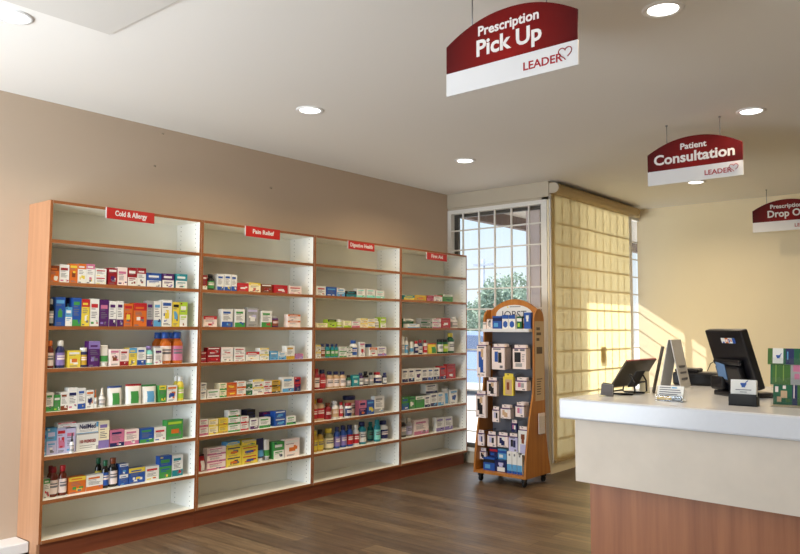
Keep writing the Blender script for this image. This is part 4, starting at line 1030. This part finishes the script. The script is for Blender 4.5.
# ------------------------------------------------------------------ service counter
ct = thing('service_counter', 'pharmacy service counter with thick white top, cream panel and wood base', 'counter', (2.905, 2.845, 0), R(-3.5))
CX, CY, CZ = 2.905, 2.845, 1.08
link('counter_top', B(2.905 - CX, 5.4 - CX, 0, 1.33, .996, CZ, bev=.008), m_quartz, ct)
link('fascia_panel', B(2.955 - CX, 5.4 - CX, .045, .065, .738, .9955), m_lamin, ct)
link('base_panel', B(2.99 - CX, 5.4 - CX, .10, .12, .0, .7375), m_cwood, ct)
link('carcass', B(3.0 - CX, 5.38 - CX, .122, 1.25, .0, .9955), m_lamin, ct)

# tablet on a wire stand, back turned to us
P1, P2, P3 = Vector((3.002, 3.136, 1.112)), Vector((3.008, 3.465, 1.112)), Vector((3.079, 3.134, 1.231))
ey = (P2 - P1).normalized(); ez = (P3 - P1).normalized(); en = ey.cross(ez).normalized()
M = Matrix(((ey.x, ez.x, en.x, P1.x), (ey.y, ez.y, en.y, P1.y), (ey.z, ez.z, en.z, P1.z), (0, 0, 0, 1)))
tb = thing('tablet', 'dark tablet leaning on black wire stand, seen from behind, at counter end', 'tablet', P1)
LM = Matrix.Translation(-P1) @ M
tw, th_ = (P2 - P1).length, (P3 - P1).length
link('tablet_body', box(bmesh.new(), 0, tw, 0, th_, -.004, .004, 0, .003, LM), mat('dark_tablet_shell', '#5c523f', .45), tb)
link('red_edge', box(bmesh.new(), .004, tw - .004, th_, th_ + .003, -.0042, .0042, 0, 0, LM), mat('red_bumper', '#8a1f22', .5), tb)
link('screen', box(bmesh.new(), .01, tw - .01, .01, th_ - .01, -.0052 if en.x > 0 else .004, -.004 if en.x > 0 else .0052, 0, 0, LM), m_dark, tb)
ws = thing('tablet_stand', 'black bent wire stand holding the tablet on the white counter', 'stand', (3.03, 3.25, CZ))
for yy in (3.17, 3.30):
    bm = bmesh.new(); tube(bm, [(-.035, yy - 3.25, .030), (-.040, yy - 3.25, .008), (-.030, yy - 3.25, .0042), (.06, yy - 3.25, .0042), (.072, yy - 3.25, .012), (.070, yy - 3.25, .06), (.052, yy - 3.25, .092)], .004, 8); link('wire_foot', bm, m_black, ws)
bm = bmesh.new(); tube(bm, [(-.040, 3.17 - 3.25, .012), (-.040, 3.30 - 3.25, .012)], .004, 8); tube(bm, [(.070, 3.17 - 3.25, .055), (.070, 3.30 - 3.25, .055)], .004, 8); link('cross_wire', bm, m_black, ws)
bm = bmesh.new(); box(bm, -.005, .0, .0, .10, .012, .095, 0, .004); M2 = Matrix.Translation((.03, -.07, .022)) @ Matrix.Rotation(R(30), 4, 'Y')
bmesh.ops.transform(bm, matrix=M2, verts=bm.verts[:]); link('back_plate', bm, m_black, ws)

# small leaflet holder left of the tablet
lh = thing('leaflet_holder', 'small clear holder of dark leaflets at left corner of counter top', 'leaflet holder', (3.018, 3.06, CZ), R(35))
bm = bmesh.new(); box(bm, -.030, .030, -.014, -.011, .002, .02); box(bm, -.030, .030, .018, .021, .002, .055); box(bm, -.030, .030, -.014, .021, 0, .003); link('clear_pocket', bm, m_acryl, lh)
for k in range(3):
    bm = bmesh.new(); box(bm, -.024, .024, 0, .002, 0, .05 + .003 * k, 0, 0, Matrix.Translation((.004 * k, -.006 + .006 * k, .0036)) @ Matrix.Rotation(R(-24), 4, 'X') @ Matrix.Rotation(R(9), 4, 'Y'))
    tag(link('leaflet', bm, [m_fine, PM['gr'], PM['bk']][k], None), ('slate folded leaflet, front one in the small clear holder', 'grey folded leaflet, middle one in the small clear holder', 'black folded leaflet, rear one in the small clear holder')[k], 'leaflet', 'leaflets in the small holder').matrix_world = Matrix.Translation((3.018, 3.06, CZ)) @ Matrix.Rotation(R(35), 4, 'Z')

# table tent, leaning framed card and cream card
tt = thing('table_tent', 'grey folded table tent sign standing on the counter', 'table tent', (3.060, 3.75, CZ))
def slab(bm, a, b_, c, d_, th):
    nrm = (Vector(b_) - Vector(a)).cross(Vector(d_) - Vector(a)).normalized() * th
    return prism(bm, [a, b_, c, d_], nrm)
ya, yb = -.045, .095
m_tent = mat('grey_card', '#c2c0bd', .55)
link('near_flap', slab(bmesh.new(), (.050, ya, 0), (.050, yb, 0), (.004, yb, .238), (.004, ya, .238), .004), m_tent, tt)
link('far_flap', slab(bmesh.new(), (-.050, yb, 0), (-.050, ya, 0), (-.004, ya, .238), (-.004, yb, .238), .004), m_tent, tt)
bm = bmesh.new()
for k in range(3):
    v = .10 - .03 * k; f0 = v / .238; xx = .050 + (.004 - .050) * f0 + .0048
    box(bm, xx - .0006, xx + .0012, ya + .03, yb - .03, v, v + .010)
link('printed_lines', bm, m_fine, tt)
o = link('leaning_card', box(bmesh.new(), -.055, .055, -.004, .004, 0, .215, 0, .001, Matrix.Translation((3.105, 3.37, CZ)) @ Matrix.Rotation(R(114), 4, 'Z') @ Matrix.Rotation(R(12), 4, 'X') @ Matrix.Translation((0, 0, .002))), mat('dark_card_frame', '#4b4238', .5))
tag(o, 'dark framed card leaning on edge between tablet and grey table tent', 'framed card')
o = link('note_card', box(bmesh.new(), -.022, .022, -.002, .002, 0, .098, 0, 0, Matrix.Translation((3.085, 3.32, CZ)) @ Matrix.Rotation(R(30), 4, 'Z') @ Matrix.Rotation(R(-10), 4, 'X') @ Matrix.Translation((0, 0, .001))), PM['cr'])
tag(o, 'small cream card standing beside the tablet stand', 'card')

# business-card holder in the middle
bh = thing('card_holder', 'clear holder with white appointment cards on front of counter', 'card holder', (3.312, 3.02, CZ), R(-4))
bm = bmesh.new(); box(bm, -.058, .058, -.018, -.015, .002, .022); box(bm, -.058, .058, .022, .025, .002, .045); box(bm, -.058, .058, -.018, .025, 0, .003); link('clear_tray', bm, m_acryl, bh)
M2 = Matrix.Translation((3.312, 3.02, CZ)) @ Matrix.Rotation(R(-4), 4, 'Z')
bm = bmesh.new(); box(bm, -.052, .052, -.013, -.0115, .0035, .024)
o = link('accent_card', bm, [PM['bk']]); o.matrix_world = M2; tag(o, 'dark card with yellow green band at foot of clear card holder', 'card')
link('yellow_band', B(-.052, .010, -.0136, -.013, .006, .021), PM['gd'], o)
bm = bmesh.new(); box(bm, -.054, .054, 0, .010, 0, .050, 0, 0, Matrix.Translation((0, -.006, .0135)) @ Matrix.Rotation(R(-16), 4, 'X'))
o = link('appointment_cards', bm, PM['wh']); o.matrix_world = M2; tag(o, 'small stack of white printed cards tilted in the clear holder', 'cards')
bm = bmesh.new()
for k, (u0_, u1_) in enumerate(((-.046, .0), (-.046, .04), (-.046, .044), (-.046, .03))):
    box(bm, u0_, u1_, -.0006, 0, .040 - .009 * k, .044 - .009 * k, 0, 0, Matrix.Translation((0, -.006, .0135)) @ Matrix.Rotation(R(-16), 4, 'X'))
box(bm, .004, .026, -.0006, 0, .040, .045, 1, 0, Matrix.Translation((0, -.006, .0135)) @ Matrix.Rotation(R(-16), 4, 'X'))
link('printed_lines', bm, [m_fine, PM['lb']], o)

# black printer behind
pr = thing('receipt_printer', 'low black receipt printer on the counter behind the grey tent', 'printer', (3.13, 4.0, CZ), R(8))
link('printer_body', B(-.15, .14, -.05, .10, 0, .068, bev=.012), m_dark, pr)
link('paper_cover', B(-.14, -.02, -.045, .095, .066, .086, bev=.01), m_dark, pr)
link('front_slot', B(-.12, .11, -.052, -.0495, .040, .046), m_black, pr)
bm = bmesh.new(); tube(bm, [(.0, .09, .07), (.02, .07, .11), (.06, .04, .135), (.12, .02, .142)], .002, 6); link('power_cable', bm, m_black, pr)

# monitor, back towards us
mo = thing('monitor', 'black point of sale monitor turned away, stickers on its back', 'monitor', (3.455, 3.445, CZ), R(-42))
TM = Matrix.Translation((0, 0, .035)) @ Matrix.Rotation(R(17), 4, 'X')
link('monitor_shell', box(bmesh.new(), -.135, .145, 0, .032, .0, .262, 0, .006, TM), m_dark, mo)
link('screen', box(bmesh.new(), -.12, .13, .0322, .034, .015, .248, 0, 0, TM), m_black, mo)
link('hinge_bar', box(bmesh.new(), -.10, .10, -.025, .0, .11, .135, 0, .008, TM), m_dark, mo)
bm = bmesh.new(); box(bm, -.09, .09, -.03, .0, .02, .11, 0, .01, TM); box(bm, -.10, .10, -.06, .11, 0, .022, 0, .006); box(bm, -.03, .03, -.035, .02, .018, .10, 0, .006); link('stand_arm', bm, m_dark, mo)
link('stand_foot', B(-.135, -.035, -.055, .05, .0225, .085, bev=.010), m_dark, mo)
link('blue_note', box(bmesh.new(), -.085, -.020, -.0325, -.0305, .045, .115, 0, 0, TM @ Matrix.Rotation(R(9), 4, 'Y')), mat('blue_grey_note', '#5d7ba0', .6), mo)
bm = bmesh.new()
for k, (a, b_, mi) in enumerate(((-.02, .008, 0), (.010, .030, 1), (.032, .062, 0), (.064, .082, 2))):
    box(bm, a, b_, -.001, 0, .205, .228, mi, 0, TM)
for a, b_, v0, v1, mi in ((-.012, .002, .205, .212, 2), (.014, .026, .211, .222, 0), (.036, .044, .208, .225, 2), (.050, .058, .212, .222, 1)):
    box(bm, a, b_, -.0016, -.001, v0, v1, mi, 0, TM)
link('card_stickers', bm, [PM['wh'], PM['or'], PM['bl']], mo)


def mortar(bm, M_):
    pts = [(-.009, .008), (.009, .008), (.0085, .003), (.005, -.003), (.0055, -.006), (-.0055, -.006), (-.005, -.003), (-.0085, .003)]
    a_ = bmesh.new(); prism(a_, [(x, -.0006, z) for x, z in pts], (0, .0006, 0)); prism(a_, [(.004, -.0006, .008), (.012, -.0006, .017), (.0145, -.0006, .015), (.0075, -.0006, .008)], (0, .0006, 0))
    bmesh.ops.transform(a_, matrix=M_, verts=a_.verts[:]); merge(bm, a_)


# black card holder with white business cards
kh = thing('black_card_holder', 'black plastic holder with white business cards before the monitor', 'card holder', (3.585, 3.04, CZ), R(4))
bm = bmesh.new(); box(bm, -.05, .05, -.022, -.017, .0, .045, 0, .002); box(bm, -.05, .05, -.022, .03, 0, .006); box(bm, -.05, -.046, -.02, .028, .0, .035); box(bm, .046, .05, -.02, .028, .0, .035); box(bm, -.05, .05, .025, .03, 0, .05)
link('tray', bm, m_black, kh)
M2 = Matrix.Translation((3.585, 3.04, CZ)) @ Matrix.Rotation(R(4), 4, 'Z'); TC = Matrix.Translation((0, -.008, .009)) @ Matrix.Rotation(R(-9), 4, 'X')
o = link('business_cards', box(bmesh.new(), -.0455, .0455, 0, .022, 0, .09, 0, .0005, TC), PM['wh']); o.matrix_world = M2
tag(o, 'stack of white business cards with blue mortar mark in black holder', 'cards')
bm = bmesh.new(); mortar(bm, TC @ Matrix.Translation((.0, -.0002, .068)) @ Matrix.Scale(1.2, 4)); link('mortar_logo', bm, PM['bl'], o)
bm = bmesh.new(); box(bm, -.028, .028, -.0006, 0, .050, .053, 0, 0, TC); box(bm, -.012, .012, -.0006, 0, .042, .0445, 0, 0, TC); link('printed_lines', bm, m_fine, o)

# acrylic brochure stand at the right
bs = thing('brochure_stand', 'clear tiered brochure stand at the right edge of counter', 'brochure stand', (3.78, 3.10, CZ), R(4))
M2 = Matrix.Translation((3.78, 3.10, CZ)) @ Matrix.Rotation(R(4), 4, 'Z')
bm = bmesh.new(); box(bm, -.112, .112, .0, .004, 0, .205, 0, 0, Matrix.Rotation(R(-14), 4, 'X')); box(bm, -.112, .112, -.03, .11, 0, .003)
for k in range(3): box(bm, -.112, .112, -.022 + .0, -.019, .0, .03, 0, 0, Matrix.Translation((0, .006 + .016 * k, .002 + .073 * k)) @ Matrix.Rotation(R(-14), 4, 'X'))
link('acrylic_rack', bm, m_acryl, bs)
BRO = [(0, 'green brochure front with vegetables and blue side strip, lowest tier', [('br', 'em', 'wh', 'bl')]), (1, 'lime green brochure with food picture, middle tier', [('gn', 'li', 're', 'wp')]), (2, 'brochure with white mortar label and blue band, top tier', [('gn', 'wh', 'bl', 'em')])]
for k, lab, cc in BRO:
    Tk = Matrix.Translation((.004 - .010 * k, -.006 + .016 * k, .008 + .075 * k)) @ Matrix.Rotation(R(-14), 4, 'X')
    hgt = (.086, .084, .062)[k]
    if k == 0: rects = [(0, 0, .30, 1, 1), (.30, 0, .38, 1, 3), (.38, 0, 1, 1, 2), (.03, .55, .08, .8, 4), (.12, .3, .22, .62, 0), (.15, .70, .2, .85, 4), (.06, .12, .13, .35, 0), (.2, .12, .27, .26, 2), (.32, .3, .335, .9, 4)]; ml = ['tn', 'em', 'og', 'nv', 'wp']
    elif k == 1: rects = [(0, 0, .32, 1, 0), (.32, 0, .58, 1, 3), (.58, 0, 1, 1, 0), (.08, .1, .095, .9, 1), (.2, .15, .215, .9, 1), (.36, .6, .5, .9, 2), (.38, .25, .46, .5, 2), (.0, .0, .03, 1, 4)]; ml = ['og', 'oh', 'pk', 'gr', 'em']
    else: rects = [(0, 0, .08, 1, 0), (.08, .05, .25, 1, 1), (.25, .0, .29, 1, 3), (.29, 0, .42, 1, 2), (.42, 0, 1, 1, 3), (.5, .3, .6, .7, 0), (.31, .3, .33, .8, 4)]; ml = ['og', 'wh', 'nv', 'em', 'lb']
    bm = grid_front(.216, hgt, .006, rects, None)
    bmesh.ops.transform(bm, matrix=Tk @ Matrix.Rotation(R(-90), 4, 'Z'), verts=bm.verts[:])
    o = link('brochure', bm, [PM[c_] for c_ in ml]); o.matrix_world = M2; tag(o, lab, 'brochure', 'brochures in the tiered stand')
    if k == 2:
        bm = bmesh.new(); mortar(bm, Tk @ Matrix.Translation((-.108 + .216 * .17, -.0002, .028)) @ Matrix.Scale(.9, 4)); link('mortar_logo', bm, PM['bl'], o)

# ------------------------------------------------------------------ outdoors, seen through the grid window
m_pave = mat('pale_concrete', '#c9c6be', .9, noise=(2, .05)); m_stucco = mat('pale_stucco', '#cfc4c4', .9, bump=(60, .2))
g = bmesh.new(); box(g, -60, WX - .121, YF - 20, 70, -.14, -.05); box(g, WX - .121, XB - .081, YW + .101, 70, -.14, -.05); box(g, XB - .081, 40, YB + .121, 70, -.14, -.05); box(g, WX - .121, 40, YF - 20, YF - .121, -.14, -.05)
struct('ground_outside', g, m_pave)
struct('canopy_beam', B(-.55, -.47, YW + .11, 14, 2.646, 2.83), mat('brown_fascia', '#5b4a44', .7))
struct('canopy_soffit', B(-.47, XB - .082, YW + .101, 14, 2.79, 2.83), mat('grey_soffit', '#a8a29b', .8))
struct('canopy_pillar', B(.44, .60, 6.79, 6.975, -.05, 2.79), m_stucco)
struct('roof_and_sun_block', B(WX - .12, XR + .12, YF - .9, YB + .12, ZC + .125, ZC + .2), m_stucco)  # unseen roof; its front overhang is added to block direct sun at the glazing
rnd = random.Random(7)
m_leaf = mat('tree_leaf', '#7f9280', .7, noise=(1.5, .3)); m_leaf.node_tree.nodes['Principled BSDF'].inputs['Transmission Weight'].default_value = 0
m_bark = mat('tree_bark', '#6b5a4a', .9, noise=(10, .3))
def tree(x, y, hgt, rad, lab, n_=5200):
    t_ = thing('street_tree', lab, 'tree', (x, y, -.05), 0, 'trees beyond the window')
    bm = bmesh.new(); tube(bm, [(0, 0, 0), (.06, .03, hgt * .3), (0, .05, hgt * .6), (.1, 0, hgt * .85)], hgt * .022, 8); tube(bm, [(.03, .03, hgt * .4), (.5, .2, hgt * .65), (.7, .3, hgt * .8)], hgt * .012, 6); tube(bm, [(.03, .03, hgt * .35), (-.5, -.1, hgt * .6), (-.8, 0, hgt * .78)], hgt * .012, 6)
    link('trunk', bm, m_bark, t_)
    bm = bmesh.new()
    lobes = [(rnd.uniform(-.6, .6) * rad, rnd.uniform(-.5, .5) * rad, hgt * rnd.uniform(.45, .86), rad * rnd.uniform(.3, .5)) for _ in range(11)]
    for k in range(n_):
        lx, ly, lz, lr = rnd.choice(lobes); d = Vector((rnd.gauss(0, 1), rnd.gauss(0, 1), rnd.gauss(0, 1))).normalized() * lr * rnd.uniform(.5, 1.05)
        p = Vector((lx, ly, lz)) + d; a = Vector((rnd.gauss(0, 1), rnd.gauss(0, 1), rnd.gauss(0, 1))).normalized(); b_ = a.orthogonal().normalized(); s_ = rnd.uniform(.025, .065)
        vs = [bm.verts.new(p + q) for q in (a * s_, b_ * s_ * .5, -a * s_, -b_ * s_ * .5)]; bm.faces.new(vs)
    f = link('foliage', bm, m_leaf, t_); f['kind'] = 'stuff'
for x, y, hgt, rad, lab in TREES: tree(x, y, hgt, rad, lab)
up = thing('utility_pole', 'grey utility pole with crossarm rising behind the trees outside', 'utility pole', (-7.9, 18.5, -.05))
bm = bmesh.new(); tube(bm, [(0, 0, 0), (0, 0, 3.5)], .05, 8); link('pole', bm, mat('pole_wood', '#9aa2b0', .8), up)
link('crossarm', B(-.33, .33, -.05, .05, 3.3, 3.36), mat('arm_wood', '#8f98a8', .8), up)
car = thing('parked_car', 'pale blue parked car seen low through the grid window', 'car', (-5.3, 13.8, -.05), R(20))
bm = bmesh.new(); prism(bm, [(x, -.85, z) for x, z in ((-2.1, .28), (2.1, .28), (2.15, .7), (1.3, .9), (.7, 1.35), (-.9, 1.38), (-1.6, .95), (-2.15, .85))], (0, 1.7, 0)); link('car_body', bm, mat('pale_blue_paint', '#8fa5cf', .3), car)
for sx in (-1.3, 1.3):
    for sy in (-.86, .78):
        a_ = bmesh.new(); lathe(a_, [(.28, 0), (.31, .02), (.31, .07), (.28, .09)], 0, 0, 18); bmesh.ops.transform(a_, matrix=Matrix.Translation((sx, sy + .09, .31)) @ Matrix.Rotation(R(90), 4, 'X'), verts=a_.verts[:]); link('wheel', a_, m_black, car)
bm = bmesh.new(); prism(bm, [(x, -.852, z) for x, z in ((-1.3, .95), (1.1, .93), (.62, 1.28), (-.85, 1.31))], (0, .004, 0)); link('side_window', bm, mat('tinted_car_glass', '#5f6f8c', .15), car)
